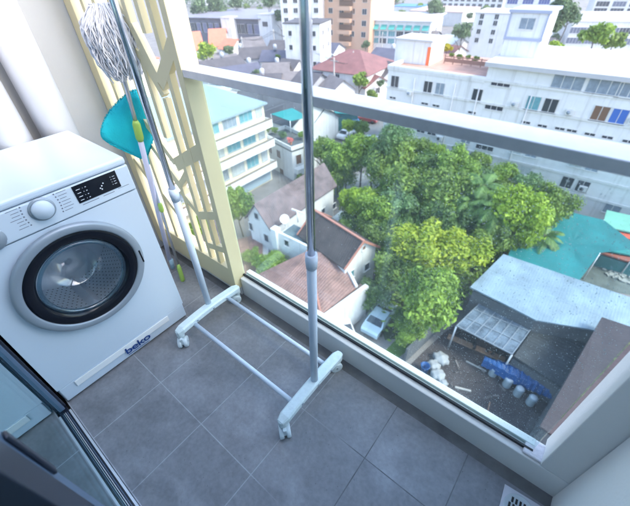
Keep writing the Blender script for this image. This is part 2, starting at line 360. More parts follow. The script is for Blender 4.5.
# door
door = bpy.data.objects.new('door', None); C.objects.link(door); door.parent = wm; door.location = DC-Vector(wm.location)
DM = Matrix.Translation(DC)
MB().lathe([(.208, .002), (.214, .008), (.215, .018), (.211, .024), (.206, .026), (.190, .026), (.186, .024), (.185, .020), (.185, .004)], DM, 96).build('door_rim', silver_paint, door)
MB().lathe([(.186, .020), (.180, .022), (.158, .020), (.147, .013), (.144, .006), (.144, -.012), (.18, -.012)], DM, 96).build('window_ring', black_gloss, door)
bowl = [(.145, .010), (.142, .002), (.137, -.02), (.128, -.06), (.116, -.10), (.10, -.125), (.066, -.14), (.0, -.145)]
inner = [(r*.955, x+.006) for r, x in bowl[::-1]]
MB().lathe(bowl+inner, DM, 96).build('glass_bowl', glass('bowl_glass', (.92, .96, .99), 1.75, .03), door)
MB().lathe([(.144, .013), (.140, .017), (.131, .013), (.129, .005), (.138, .001)], DM, 96, closed=True).build('bowl_lip', glass('lip_glass', (.62, .78, .86), 1.9, .06), door)
# drum with punched holes
dm = bpy.data.materials.new('punched_steel'); dm.use_nodes = True; N = dm.node_tree.nodes; L = dm.node_tree.links; pb = N['Principled BSDF']
pb.inputs['Metallic'].default_value = .35; pb.inputs['Roughness'].default_value = .3
tcn = N.new('ShaderNodeTexCoord'); spn = N.new('ShaderNodeSeparateXYZ'); L.new(tcn.outputs['Object'], spn.inputs[0])
def mth(op, a, c=None, N=N, L=L):
    n = N.new('ShaderNodeMath'); n.operation = op
    for kk, q in enumerate((a, c)):
        if q is None: continue
        if isinstance(q, (int, float)): n.inputs[kk].default_value = q
        else: L.new(q, n.inputs[kk])
    return n.outputs[0]
uu = mth('MULTIPLY', mth('ARCTAN2', spn.outputs[1], spn.outputs[2]), .205/.018); vv = mth('MULTIPLY', spn.outputs[0], 1/.018)
uu = mth('ADD', uu, mth('MULTIPLY', mth('FLOOR', vv), .5))
fu = mth('SUBTRACT', mth('FRACT', mth('ADD', uu, 100)), .5); fv = mth('SUBTRACT', mth('FRACT', vv), .5)
dd = mth('SQRT', mth('ADD', mth('MULTIPLY', fu, fu), mth('MULTIPLY', fv, fv))); hole = mth('LESS_THAN', dd, .16)
mxx = N.new('ShaderNodeMix'); mxx.data_type = 'RGBA'; mxx.inputs['A'].default_value = (.88, .90, .93, 1); mxx.inputs['B'].default_value = (.07, .075, .085, 1)
L.new(hole, mxx.inputs['Factor']); L.new(mxx.outputs['Result'], pb.inputs['Base Color'])
MB().lathe([(.155, -.015), (.205, -.04), (.205, -.30)], DM, 96).build('drum', dm, door)
MB().lathe([(.205, -.30), (.10, -.285), (.07, -.30), (.0, -.30)], DM, 64).build('drum_back', steel, door)
b = MB()
for kk in range(3):
    a = 2*pi*kk/3+.5; r1 = .205; r0 = .165
    P = [(-.06, r1, a-.12), (-.06, r1, a+.12), (-.29, r1, a+.12), (-.29, r1, a-.12), (-.07, r0, a), (-.28, r0, a)]
    Q = [DM @ Vector((x, r*cos(t), r*sin(t))) for x, r, t in P]
    b = MB(); b.quad(Q[0], Q[4], Q[5], Q[3]); b.quad(Q[1], Q[2], Q[5], Q[4]); b.quad(Q[0], Q[1], Q[4]); b.quad(Q[3], Q[5], Q[2])
    b.build('drum_paddle', steel, door)
b = MB().box(WX+.018, WX+.027, .365, .372, .44, .50); b.build('door_handle', black_gloss, door, bevel=.002)
# logo
cu = bpy.data.curves.new('logo', 'FONT'); cu.body = 'beko'; cu.size = .062; cu.offset = .0006; cu.extrude = .0004; cu.align_x = 'CENTER'; cu.space_character = .95
tmp = bpy.data.objects.new('logo_source', cu); C.objects.link(tmp)
dg = bpy.context.evaluated_depsgraph_get(); lm = bpy.data.meshes.new_from_object(tmp.evaluated_get(dg)); bpy.data.objects.remove(tmp)
LG = Vector((WX+.006, .205, .0385))
blue = mat('logo_blue', (.004, .05, .24), .4)
lm.materials.clear(); lm.materials.append(blue)
lo = bpy.data.objects.new('logo', lm); C.objects.link(lo); lo.parent = wm
lo.matrix_local = Matrix.Translation(LG-Vector(wm.location)) @ Matrix(((0, 0, 1, 0), (1, 0, 0, 0), (0, .82, 0, 0), (0, 0, 0, 1)))
MB().quad(*[(WX+.0052, y, z) for y, z in ((.150, .0275), (.252, .0255), (.252, .0285), (.150, .0315))]).build('logo_underline', blue, wm)

# ------------------------------------------------------------------ clothes rack
rk = thing('clothes_rack', 'white wheeled clothes drying rack with two leaning chrome topped poles', 'clothes rack', (-.8, .53, 0))
footm = mat('foot_plastic', (.68, .80, .82), .4, var=.07, vscale=50, bump=.15, bscale=80)
def rack_foot(x, ya, yb):
    b = MB(); n = 14
    pts = []
    for kk in range(n+1):
        t = kk/n; y = ya+(yb-ya)*t; z = .088+.012*sin(pi*t)
        w = .021 if 0 < kk < n else .014; h = .017 if 0 < kk < n else .011
        pts.append((y, z, w, h))
    rings = []
    for (y, z, w, h) in pts:
        rings.append([Vector((x+w*sx*q, y, z+h*sz*q2)) for sx, sz, q, q2 in ((-1, -1, .75, 1), (1, -1, .75, 1), (1, -.6, 1, 1), (1, .6, 1, 1), (.7, 1, 1, 1), (-.7, 1, 1, 1), (-1, .6, 1, 1), (-1, -.6, 1, 1))])
    for i in range(n):
        for j in range(8): b.quad(rings[i][j], rings[i][(j+1) % 8], rings[i+1][(j+1) % 8], rings[i+1][j])
    b.quad(*rings[0]); b.quad(*rings[-1])
    # stem blocks carrying the castors
    for y in (ya+.012, yb-.012): b.tube([(x, y, .095), (x, y, .058)], .017, 14)
    f = b.build('foot', footm, rk, bevel=.002)
    for y, a in ((ya+.014, .9), (yb-.014, -.5)):
        M = Matrix.Translation((x, y, .0)) @ Matrix.Rotation(a, 4, 'Z')
        c = MB()
        for sx in (-.013, .013):
            c.lathe([(.004, sx-.008), (.024, sx-.008), (.026, sx-.004), (.026, sx+.004), (.024, sx+.008), (.004, sx+.008)], M @ Matrix.Translation((0, -.012, .026)), 28)
        c.box(-.006, .006, -.03, .012, .026, .062, M); c.tube([M @ Vector((0, 0, .05)), M @ Vector((0, 0, .07))], .010, 12)
        c.build('castor', mat('castor_plastic', (.66, .76, .80), .35), f, bevel=.001)
    for y in (ya+.10, yb-.09, (ya+yb)/2+.012):
        MB().lathe([(.0055, 0), (.0045, .002), (0, .002)], Matrix.Translation((x+.021, y, .095)), 12).build('screw', silver_paint, f)
FLX, FRX = -1.122, -.482
rack_foot(FLX, .338, .700); rack_foot(FRX, .335, .700)
barm = mat('white_enamel', (.68, .76, .86), .3)
for y in (.422, .622):
    MB().tube([(FLX+.01, y, .083), (FRX-.01, y, .083)], .0095, 18).build('crossbar', barm, rk)
for base, mid, top in (((FLX-.01, .528, .10), gy(170, 188, .53), gy(113, 0, .53)), ((FRX, .53, .10), gy(311, 255, .53), gy(305, 0, .53))):
    base = Vector(base); d = (top-base).normalized(); end = top+d*.42
    slv = MB().tube([base-d*.01, base+(mid-base).dot(d)*d], .0142, 24).build('pole_sleeve', barm, rk)
    m_ = base+(mid-base).dot(d)*d
    MB().tube([m_-d*.045, m_-d*.02, m_+d*.004], [.0155, .0175, .0165], 24).build('sleeve_collar', barm, slv)
    MB().tube([m_, end], .0108, 24).build('chrome_tube', chrome, rk)
    e_ = end
    if base.x < -1: L_end = end
    else: R_end = end
MB().tube([L_end, R_end], .0108, 20).build('hanging_rail', chrome, rk)

# ------------------------------------------------------------------ yellow lattice screen
LY0, LY1 = .70, .772
lt = thing('lattice_screen', 'pale yellow metal screen with branching slats at the end of the railing', 'screen', (-1.5, .735, .05))
PX0, PX1 = -1.172, -1.140
MB().box(PX0, PX1, LY0, LY1, .052, 2.3).build('post', cream, lt, bevel=.002)
MB().box(XL+.005, -1.80, LY0, LY1, .052, 2.3).build('post', cream, lt, bevel=.002)
MB().box(-1.80, PX0, LY0+.002, LY1-.002, .052, .185).build('bottom_rail', cream, lt, bevel=.002)
MB().box(-1.80, PX0, LY0+.002, LY1-.002, 2.20, 2.27).build('top_rail', cream, lt, bevel=.002)
gr = MB(); GYF = .706
def lp(x, y):
    p = gy(x, y, GYF); return (p.x, p.z)
def lat(a, b, w):
    (xa, za), (xb, zb) = a, b; dx, dz = xb-xa, zb-za; l = hypot(dx, dz); nx, nz = -dz/l*w/2, dx/l*w/2
    y0, y1 = GYF+random.random()*.002, GYF+.025-random.random()*.002
    P = [(xa+nx, za+nz), (xb+nx, zb+nz), (xb-nx, zb-nz), (xa-nx, za-nz)]
    i = len(gr.v); gr.v += [(x, y0, z) for x, z in P]+[(x, y1, z) for x, z in P]
    for f in ((0, 1, 2, 3), (7, 6, 5, 4), (0, 4, 5, 1), (1, 5, 6, 2), (2, 6, 7, 3), (3, 7, 4, 0)): gr.f.append(tuple(i+q for q in f)); gr.sm.append(False)
zb, zt = .17, 2.22
def X(px, py): return lp(px, py)
# slat centre lines in the screen's own plane: x positions measured from the post
xA, xB, xC, xD = -1.245, -1.318, -1.40, -1.50
W = .024
j1 = (PX0, 1.135); j2 = (xA-.004, 1.055); j3 = (xB, 1.0)
lat((xA, zb), (xA, zt), W); lat((xB, zb), (xB, .97), W); lat((xB, 1.18), (xB, zt), W)
lat((PX0+.005, 1.16), (xB, 1.02), .05)            # rising branch from the third slat to the post
lat((xB, 1.03), (xC, 1.20), .034); lat((xC, 1.20), (xC, zt), W)
lat((xC, 1.20), (xD-.02, 1.34), .03)
lat((xB, .98), (xC, 1.12), .03); lat((xC, .80), (xC, 1.09), W); lat((xC, 1.10), (xD, 1.19), .026); lat((xD, 1.19), (xD, zt), W)
lat((PX0+.005, .80), (xC+.01, .68), .055)
lat((xC+.01, .69), (xD, .80), .03); lat((xD, .80), (xD, 1.10), W); lat((xD, .80), (-1.62, .90), .03)
lat((xB, .66), (xC, .58), .028); lat((xC, zb), (xC, .60), W); lat((xC, .58), (xD, .68), .024)
lat((PX0+.005, .50), (xB-.01, .44), .04); lat((xB, .45), (xC-.02, .54), .03); lat((xC, .55), (-1.62, .80), .026)
lat((PX0+.005, .30), (xB, .265), .034)
lat((-1.62, zb), (-1.62, zt), W); lat((-1.72, zb), (-1.72, zt), W)
lat((xD, zb), (xD, .34), W); lat((xD, .34), (-1.62, .46), .026); lat((-1.62, 1.0), (-1.72, 1.1), .026); lat((-1.72, .52), (-1.80, .60), .026)
for z0 in (1.5, 1.9):
    lat((PX0+.005, z0+.14), (xB, z0), .04); lat((xB, z0), (xC, z0+.14), .03); lat((xC, z0+.12), (xD, z0+.25), .03)
gr.build('grille', cream, lt)

# ------------------------------------------------------------------ glass railing
rl = thing('glass_railing', 'frameless clear glass balcony railing with flat aluminium handrail', 'railing', (-.45, .77, KT))
MB().box(-1.139, .231, .765, .777, KT+.004, 1.064).build('glass_pane', glass('railing_glass', (.90, .965, .965), 1.5, film=.032), rl)
MB().box(-1.150, .259, .702, .778, 1.066, 1.091).build('handrail', alu, rl, bevel=.002)
MB().box(-1.136, .231, .757, .7645, KT+.001, KT+.013).build('gasket', black_rubber, rl)
MB().box(-1.136, .231, .778, .803, KT+.001, KT+.014).build('glazing_bead', mat('bead_white', (.70, .74, .70), .35), rl, bevel=.002)
MB().box(.206, .262, .74, .80, KT+.001, KT+.012).build('sealant', mat('sealant_white', (.74, .70, .71), .6, bump=.5, bscale=80), rl, bevel=.004)
# rain drops
b = MB(); rd = random.Random(11)
for i in range(12000):
    x = .22-abs(rd.gauss(0, .62)); z = .15+.88*rd.random()**1.15
    if x < -1.1 or rd.random() > .2+.8*math.exp(-((x-.05)**2)/.24): continue
    r = .0004+.0010*rd.random()**3
    M = Matrix.Translation((x, .7775, z)); c = Vector((x, .7775, z)); k6 = 6
    i0 = len(b.v); b.v.append((x, .7775+r*.6, z)); b.v += [(x+r*cos(2*pi*q/k6), .7775, z+r*sin(2*pi*q/k6)) for q in range(k6)]
    b.v.append((x, .7771, z))
    for q in range(k6): b.f.append((i0, i0+1+q, i0+1+(q+1) % k6)); b.sm.append(True); b.f.append((i0+k6+1, i0+1+(q+1) % k6, i0+1+q)); b.sm.append(True)
o = b.build('rain_drops', mat('rain_drop', (.52, .60, .64), .2)); tag(o, 'scattered tiny rain drops dried on the glass railing', 'water drops', kind='stuff')

# ------------------------------------------------------------------ sliding door
sd = thing('sliding_door', 'dark framed sliding glass door mirroring the floor at lower left', 'door', (-1, -.165, 0))
GYD = -.148
MB().box(-1.221, -.5565, GYD-.004, GYD+.004, .016, 2.05).build('glass_pane', glass('door_glass', (.72, .90, .90), 2.9, gcol=(.82, .97, 1.0)), sd)
fs = MB().box(-1.249, -1.234, GYD-.02, -.126, .017, 2.05).build('stile', dark_alu, sd, bevel=.002)
MB().box(-1.2335, -1.222, GYD-.010, -.134, .017, 2.05).build('stile_lip', slate_alu, fs, bevel=.002)
ns = MB().box(-.556, -.49, GYD-.02, -.136, .017, 2.05).build('stile', slate_alu, sd, bevel=.003)  # lit look of the edge band put into a lighter metal colour
MB().box(-.4895, -.40, GYD-.03, -.128, .017, 2.05).build('stile_lip', dark_alu, ns, bevel=.002)
MB().box(-.545, -.527, -.1355, -.129, .645, .80).build('handle', dark_alu, ns, bevel=.006)
# the other door panel, near and out of frame
MB().box(-.40, XR-.004, GYD-.034, GYD-.026, .016, 2.05).build('glass_pane', MATS['door_glass'], sd)
MB().box(-1.9, XR-.002, GYD-.05, -.121, 2.05, 2.2).build('head_frame', dark_alu, sd)
MB().box(XL, -1.250, GYD-.02, -.135, .017, 2.05).build('fixed_panel', slate_alu, sd)
trk = MB().box(-1.86, XR-.002, -.17, -.1286, 0.0005, .007).build('floor_track', dark_alu, sd)
for y0, y1, h, m_ in ((-.1285, -.1215, .013, mat('track_bright', (.74, .76, .80), .3, metal=.4)), (-.137, -.135, .010, slate_alu), (-.1425, -.1405, .013, MATS['track_bright'])):
    MB().box(-1.21, XR-.002, y0, y1, .0005, h).build('track_rib', m_, trk)

# ------------------------------------------------------------------ mop and duster
lav = mat('pole_lavender', (.62, .62, .78), .35); lime = mat('lime_plastic', (.38, .58, .12), .4); galv = mat('galvanised_tube', (.55, .56, .60), .3, metal=.8)
mb_ = gz(173, 268, .0); mb_ = Vector((mb_.x, mb_.y, 0))
mj = gy(138, 131, .655); mt = gy(111, 31, .672)
mp = thing('string_mop', 'string mop standing upside down with its pale cotton head on top', 'mop', mb_)
dir1 = (mj-mb_).normalized()
MB().tube([mb_+Vector((0, 0, .06)), mj-dir1*.03], .0115, 18).build('pole', lav, mp)
MB().tube([mb_, mb_+dir1*.07], [.0125, .012], 18).build('end_cap', mat('cap_pale_blue', (.45, .66, .78), .4), mp)
MB().tube([mj-dir1*.045, mj-dir1*.03, mj+dir1*.03, mj+dir1*.045], [.012, .0165, .0155, .010], 18).build('clasp', lime, mp)
MB().tube([mj, mt], .0085, 16).build('metal_tube', galv, mp)
hd = MB().tube([mt-Vector((0, 0, .05)), mt+Vector((0, 0, .02)), mt+Vector((0, 0, .05))], [.014, .026, .02], 18).build('socket', white_paint, mp)
cotton = mat('mop_cotton', (.80, .80, .84), .9, var=.12, vscale=30, island=.22)
view = Vector((-mt.x, -mt.y, 0)).normalized(); sidev = Vector((-view.y, view.x, 0))
b = MB(); rd = random.Random(5)
for i in range(800):
    a = 2*pi*rd.random(); R = .018+.046*rd.random()**.7
    out = cos(a)*view*.75+sin(a)*sidev
    top = mt+Vector((0, 0, .035+.03*rd.random()))+out*.012
    Ln = .13+.06*rd.random(); sw = Vector((rd.gauss(0, .010), rd.gauss(0, .010), 0)); ph = rd.random()*6
    p = [top, top+out*R*.5+Vector((0, 0, .018-.014*rd.random())), top+out*R*.9+Vector((0, 0, -.012))]
    for q in range(1, 9):
        t = q/8; bulge = 1.12+.22*sin(pi*t)-.50*t*t
        p.append(top+out*R*bulge+sw*t+sidev*.004*sin(ph+q*1.4)+view*.004*cos(ph+q*1.7)+Vector((rd.gauss(0, .002), rd.gauss(0, .002), -.012-Ln*t)))
    b.tube(p, [.0016]+[.0023, .0019]*5, 4, cap=False)
b.build('mop_head', cotton, mp)
# duster
db = gz(183, 281, .0); ap = gy(146, 158, .676)
ds = thing('ceiling_duster', 'teal fan shaped ceiling duster leaning beside the mop on a thin pole', 'duster', db)
dv = (ap-db).normalized()
MB().tube([db+dv*.10, ap], .0065, 14).build('pole', galv, ds)
MB().tube([db, db+dv*.01, db+dv*.085, db+dv*.11], [.009, .0125, .0115, .007], 16).build('grip', lime, ds)
dj = gpl(163, 210, db, Vector((dv.y, -dv.x, 0)).cross(Vector((0, 0, 1))) if False else Vector((0, 1, 0)))
jt = db+dv*((gy(163, 210, (db.y+ap.y)/2)-db).dot(dv))
MB().tube([jt-dv*.025, jt-dv*.015, jt+dv*.015, jt+dv*.025], [.007, .0115, .0105, .007], 16).build('clasp', lime, ds)
nv = Vector((-ap.x, -ap.y, 0)).normalized()
ol = [(145, 161), (128, 152), (108, 143), (100, 136), (103, 122), (110, 110), (120, 100), (129, 92), (137, 90), (141, 93), (147, 110), (153, 130), (153, 141), (149, 151)]
for _ in range(2):
    ol = [q for i_ in range(len(ol)) for q in ((.75*ol[i_][0]+.25*ol[(i_+1) % len(ol)][0], .75*ol[i_][1]+.25*ol[(i_+1) % len(ol)][1]), (.25*ol[i_][0]+.75*ol[(i_+1) % len(ol)][0], .25*ol[i_][1]+.75*ol[(i_+1) % len(ol)][1]))]
P = [gpl(x, y, ap, nv) for x, y in ol]; cen = sum(P, Vector())/len(P)
teal = mat('teal_fibre', (.01, .52, .60), .85, var=.06, vscale=14, bump=.25, bscale=160)
b = MB(); layers = [(.80, -.024), (.96, -.015), (1.0, 0), (.96, .015), (.80, .024)]
Q = [[cen+(p-cen)*s+nv*t for p in P] for s, t in layers]
for i in range(len(layers)-1):
    for j in range(len(P)):
        j2 = (j+1) % len(P); b.quad(Q[i][j], Q[i][j2], Q[i+1][j2], Q[i+1][j], smooth=True)
b.f.append(tuple(range(len(b.v), len(b.v)+len(P)))); b.v += [tuple(p) for p in Q[0]]; b.sm.append(True)
b.f.append(tuple(range(len(b.v), len(b.v)+len(P)))); b.v += [tuple(p) for p in Q[-1]]; b.sm.append(True)
rd = random.Random(4)
for i in range(3200):                                   # soft fibres round the fan
    k_ = rd.random()*(len(P)); j = int(k_) % len(P); e = P[j].lerp(P[(j+1) % len(P)], k_-int(k_)); d_ = (e-ap)
    if d_.length < .03: continue
    st = ap.lerp(e, .55+.43*rd.random())+nv*rd.uniform(-.017, .017); en = st+d_.normalized()*(.02+.03*rd.random())+nv*rd.gauss(0, .004)
    lim = ap+d_*1.015
    if (en-ap).length > (lim-ap).length: en = lim+nv*rd.uniform(-.01, .01)
    b.tube([st, en], [.0016, .0009], 3, cap=False)
weld(b.build('duster_head', teal, ds))
MB().tube([ap-dv*.03, ap+dv*.025], [.009, .012], 14).build('head_socket', teal, ds)

# ------------------------------------------------------------------ floor drain
fd = thing('floor_drain', 'square white floor drain grate with slotted disc beside the kerb', 'drain', (.245, .655, 0))
pa, pb2, pc = gz(505, 484, .003), gz(531, 500, .003), gz(497, 506, .003)
ex = (pb2-pa); ex.z = 0; ex.normalize(); ey = Vector((ex.y, -ex.x, 0)); sq = .105
def dloc(u, v, z): p = pa+ex*u+ey*v; return (p.x, p.y, z)
dpl = MB().slab([dloc(0, 0, .004), dloc(sq, 0, .004), dloc(sq, sq, .004), dloc(0, sq, .004)], .0035).build('plate', mat('drain_plate', (.62, .62, .66), .4), fd)
cc = Vector(dloc(sq/2, sq/2, 0)); b = MB()
ang0 = atan2(ex.y, ex.x)
MZ = Matrix.Translation((cc.x, cc.y, .004)) @ Matrix.Rotation(-pi/2, 4, 'Y')
MB().lathe([(.046, 0), (.046, .002), (.043, .0025), (.041, .001), (.0, .001)], MZ, 48).build('disc', mat('drain_disc', (.58, .64, .66), .35), fd)
for row, n_ in ((-.020, 5), (.0, 6), (.020, 5)):
    for q in range(n_):
        u = (q-(n_-1)/2)*.0115; c2 = cc+ex*u+ey*row
        b.slab([tuple(c2+ex*sx*.0032+ey*sy*.0085+Vector((0, 0, .0062))) for sx, sy in ((-1, -1), (1, -1), (1, 1), (-1, 1))], .0006)
b.build('slot', black_rubber, fd)

# =================================================================== OUTSIDE
G = -24.0
conc = mat('ground_concrete', (.20, .19, .18), .85, var=.35, vscale=.25)
o = MB().quad((-1200, 2, G), (1200, 2, G), (1200, 1600, G), (-1200, 1600, G)).build('ground', conc); struct(o)
w_wall = streaked('render_white', (.68, .68, .67), .55)
w_wall2 = streaked('render_offwhite', (.62, .62, .60), .6)
y_wall = mat('render_cream', (.72, .66, .50), .7, var=.06, vscale=.4)
peach = mat('render_peach', (.58, .37, .25), .7, var=.06, vscale=.3)
grey_wall = mat('render_grey', (.38, .40, .43), .75, var=.12, vscale=.4)
pane_d = mat('pane_dark', (.035, .045, .06), .12); pane_m = mat('pane_grey', (.22, .27, .32), .2, var=.3, vscale=2)
pane_b = mat('pane_brown', (.16, .09, .06), .3); pane_blue = mat('pane_blue_cloth', (.03, .12, .42), .5); pane_curt = mat('pane_curtain', (.42, .46, .46), .5, var=.25, vscale=3)
pane_teal = mat('pane_teal', (.12, .30, .34), .15, var=.3, vscale=1.5)
roof_flat = mat('roof_flat_white', (.45, .45, .46), .7, var=.10, vscale=.4)
roof_slate = ribbed('roof_slate', (.082, .078, .082), 'X', .35, .6, var=.3)
roof_navy = ribbed('roof_navy', (.085, .09, .125), 'X', .35, .55, var=.25)
roof_red = ribbed('roof_dull_red', (.19, .085, .078), 'X', .35, .6, var=.25)
roof_coral = ribbed('roof_coral', (.62, .19, .11), 'X', .4, .6, var=.15)
def roofmat(name, col, ax='X', per=.22, rows=.33, var=.5): return ribbed(name, col, ax, per, .65, var=var, strength=.8, dist=.03, rows=rows, vscale=.9)
roof_A = roofmat('tile_mauve', (.135, .098, .10), 'Y'); roof_B = roofmat('tile_brown', (.062, .048, .044), 'X'); roof_C = roofmat('tile_terracotta', (.235, .135, .112), 'X')
tile_trim = mat('ridge_trim', (.40, .18, .13), .6); tealc = mat('teal_canvas', (.02, .24, .23), .6, var=.15, vscale=.6)

def window_proto(w, h, pane, frame=w_wall2, sill=True):
    """frame mesh facing -Y with its pane as a sub-part; origin at the wall plane"""
    f = MB(); t = .07
    f.box(-w/2-t, w/2+t, -.06, .01, h/2, h/2+t); f.box(-w/2-t, -w/2, -.06, .01, -h/2, h/2); f.box(w/2, w/2+t, -.06, .01, -h/2, h/2)
    f.box(-w/2-t-.05, w/2+t+.05, -.14 if sill else -.06, .01, -h/2-t, -h/2)
    if w > .9:
        k = max(1, round(w/1.2))
        for q in range(1, k+1):
            if k+1 > q: 
                xx = -w/2+w*q/(k+1); f.box(xx-.03, xx+.03, -.04, 0, -h/2, h/2)
    p = MB().box(-w/2, w/2, -.025, -.002, -h/2, h/2)
    return f.mesh('window'), p.mesh('pane'), frame, pane
WP = {}
def add_window(parent, pos, ang, w, h, pane, frame=None):
    frame = frame or w_wall2
    key = (round(w, 2), round(h, 2), pane.name, frame.name)
    if key not in WP:
        a, b_, _, _ = window_proto(w, h, pane); a.materials.append(frame); b_.materials.append(pane); WP[key] = (a, b_)
    a, b_ = WP[key]
    f = bpy.data.objects.new('window', a); C.objects.link(f); f.parent = parent; f.location = Vector(pos)-parent_off(parent); f.rotation_euler = (0, 0, ang)
    p = bpy.data.objects.new('pane', b_); C.objects.link(p); p.parent = f
    return f
def face_windows(parent, A, B, zs, n, w, h, panes, m0=.5, frame=None):
    """n windows per row along the wall A->B (outside is to the right of A->B)"""
    A = Vector((A[0], A[1])); B = Vector((B[0], B[1])); d = B-A; ang = atan2(d.y, d.x)
    for z in zs:
        for k in range(n):
            t = (k+.5)/n; p = A+d*t
            add_window(parent, (p.x, p.y, z), ang, w, h, random.choice(panes), frame)
def box_house(name, label, cat, poly, z1, wallm, roofm=None, over=.15, rt=.25, parapet=0, z0=G, group=None):
    cx_ = sum(p[0] for p in poly)/len(poly); cy_ = sum(p[1] for p in poly)/len(poly)
    t = thing(name, label, cat, (cx_, cy_, z0), group)
    MB().prism(poly, z0, z1).build('wall', wallm, t)
    big = [(p[0]+over*(1 if p[0] > cx_ else -1), p[1]+over*(1 if p[1] > cy_ else -1)) for p in poly]
    MB().prism(big, z1+.002, z1+rt).build('roof', roofm or roof_flat, t)
    if parapet:
        b = MB(); n = len(poly)
        for k in range(n):
            a, c = Vector((*poly[k], z1+rt+parapet/2+.002)), Vector((*poly[(k+1) % n], z1+rt+parapet/2+.002)); d = (c-a).normalized()*.1; b.bar(a-d*(k % 2), c+d*(k % 2) , .18, parapet)
        b.build('parapet', wallm, t)
    return t
def rect(c, L, W, ang):
    d = Vector((cos(ang), sin(ang))); n = Vector((-d.y, d.x)); c = Vector(c)
    return [tuple(c-d*L/2-n*W/2), tuple(c+d*L/2-n*W/2), tuple(c+d*L/2+n*W/2), tuple(c-d*L/2+n*W/2)]
def gable_house(name, label, c, L, W, ang, ze, zr, wallm, roofm, over=.35, trim=None, z0=G, hip=0.0, group=None, wins=0, cat='house', t=None):
    d = Vector((cos(ang), sin(ang), 0)); n = Vector((-d.y, d.x, 0)); c3 = Vector((c[0], c[1], 0))
    t = t or thing(name, label, cat, (c[0], c[1], z0), group)
    def P(u, v, z): p = c3+d*u+n*v; return Vector((p.x, p.y, z))
    b = MB(); Rr = [P(-L/2, -W/2, 0), P(L/2, -W/2, 0), P(L/2, W/2, 0), P(-L/2, W/2, 0)]
    b.prism([(p.x, p.y) for p in Rr], z0, ze)
    if hip == 0:
        for s in (-1, 1): b.quad(P(s*L/2, -W/2, ze), P(s*L/2, W/2, ze), P(s*L/2, 0, zr-.08))
    b.build('wall', wallm, t)
    k = (zr-ze)/(W/2); eo = ze-k*over; lo = L/2+over; h = hip
    r = MB()
    for s in (-1, 1):
        pts = [P(-lo, s*(W/2+over), eo), P(lo, s*(W/2+over), eo), P(lo-h, 0, zr), P(-lo+h, 0, zr)]
        r.slab(pts if s == -1 else pts[::-1], .14)
    if hip:
        for s in (-1, 1): r.slab([P(s*lo, -s*(W/2+over), eo), P(s*lo, s*(W/2+over), eo), P(s*(lo-h), 0, zr)], .14)
    rf = r.build('roof', roofm, t)
    if trim:
        q = MB(); q.bar(P(-lo+h, 0, zr+.05), P(lo-h, 0, zr+.05), .22, .12); q.build('ridge_tile', trim, rf)
        if not hip:
            for s in (-1, 1):
                for v in (-1, 1): MB().bar(P(s*(lo-.02), v*(W/2+over), eo-.02), P(s*(lo-.02), 0, zr+.0), .10, .20).build('verge_trim', trim, rf)
    if wins:
        A, B_ = P(-L/2, -W/2, 0), P(L/2, -W/2, 0)
        face_windows(t, A, B_, [ze-1.2], wins, 1.0, 1.1, [pane_d, pane_m])
        A, B_ = P(L/2, -W/2, 0), P(L/2, W/2, 0)
        face_windows(t, A, B_, [ze-1.2], max(1, wins-1), 1.0, 1.1, [pane_d, pane_m])
    return t

# ------------------------------------------------------------ the long white building opposite (facade at y = 48.2)
FY = 48.2
FL = gy(387.5, 80, FY).x; FRx = 9.0
ZP = gy(430, 70, FY).z; ZR = gy(560, 69, FY).z; XS = gy(489, 66, FY).x
wb = thing('apartment_block', 'long white apartment block filling the upper right behind the trees', 'building', ((FL+FRx)/2, FY+7, G))
b = MB(); b.prism([(FL, FY), (FRx, FY), (FRx, FY+13), (FL, FY+13)], G, ZP-.6); b.build('wall', w_wall, wb)
MB().box(FL-.1, XS-.01, FY-.10, FY+.25, ZP-.598, ZP).build('parapet', w_wall, wb); MB().box(FL-.1, FL+.25, FY+.251, FY+13, ZP-.598, ZP).build('parapet', w_wall, wb)
MB().box(FL+.251, XS-.01, FY+.251, FY+12.9, ZP-.598, ZP-.45).build('roof_terrace', mat('terrace_tile', (.42, .26, .2), .8, var=.25, vscale=.6), wb)
MB().box(XS, FRx, FY-.001, FY+13, ZP-.598, ZR-.45).build('upper_storey', w_wall, wb)
MB().box(XS-.35, FRx+.3, FY-.55, FY+13.2, ZR-.448, ZR).build('roof', roof_flat, wb)
for zz in (gy(500, 81.7, FY).z, gy(540, 112, FY).z, gy(450, 146, FY).z, gy(584, 196, FY).z):
    MB().box(FL-.12, FRx, FY-.14, FY-.001, zz-.13, zz+.13).build('ledge', w_wall2, wb)
def fwin(px, py, w, h, pane, frame=None):
    p = gy(px, py, FY); add_window(wb, (p.x, FY, p.z), 0, w, h, pane, frame)
for px, py, pn in ((394.9, 81.7, pane_d), (427.9, 87.4, pane_d), (439.8, 89.3, pane_m), (477, 95.5, pane_d), (533, 103.3, pane_teal), (550, 105.8, pane_d), (600, 113.6, pane_b), (618.6, 116.7, pane_blue)):
    fwin(px, py, 1.15 if px < 520 else 1.35, 1.45, pn)
for dz in (5.45, 8.15):
    for px, py, pn in ((394.9, 81.7, pane_m), (427.9, 87.4, pane_d), (439.8, 89.3, pane_d), (477, 95.5, pane_d), (533, 103.3, pane_d), (550, 105.8, pane_b), (600, 113.6, pane_d), (618.6, 116.7, pane_d)):
        p = gy(px, py, FY); add_window(wb, (p.x, FY, p.z-dz), 0, 1.2, 1.35, random.choice([pn, pane_d, pane_m, pane_curt]))
    p = gy(497, 105, FY); add_window(wb, (p.x, FY, p.z-dz), 0, 2.2, .55, pane_d)
for px, py, pn in ((573, 203, pane_d), (540, 196, pane_d), (612, 209, pane_m)): fwin(px, py, 1.5, 1.2, pn)
for px, py in ((500.7, 83.7), (494, 107.5)): fwin(px, py, 2.1, .55, pane_d)
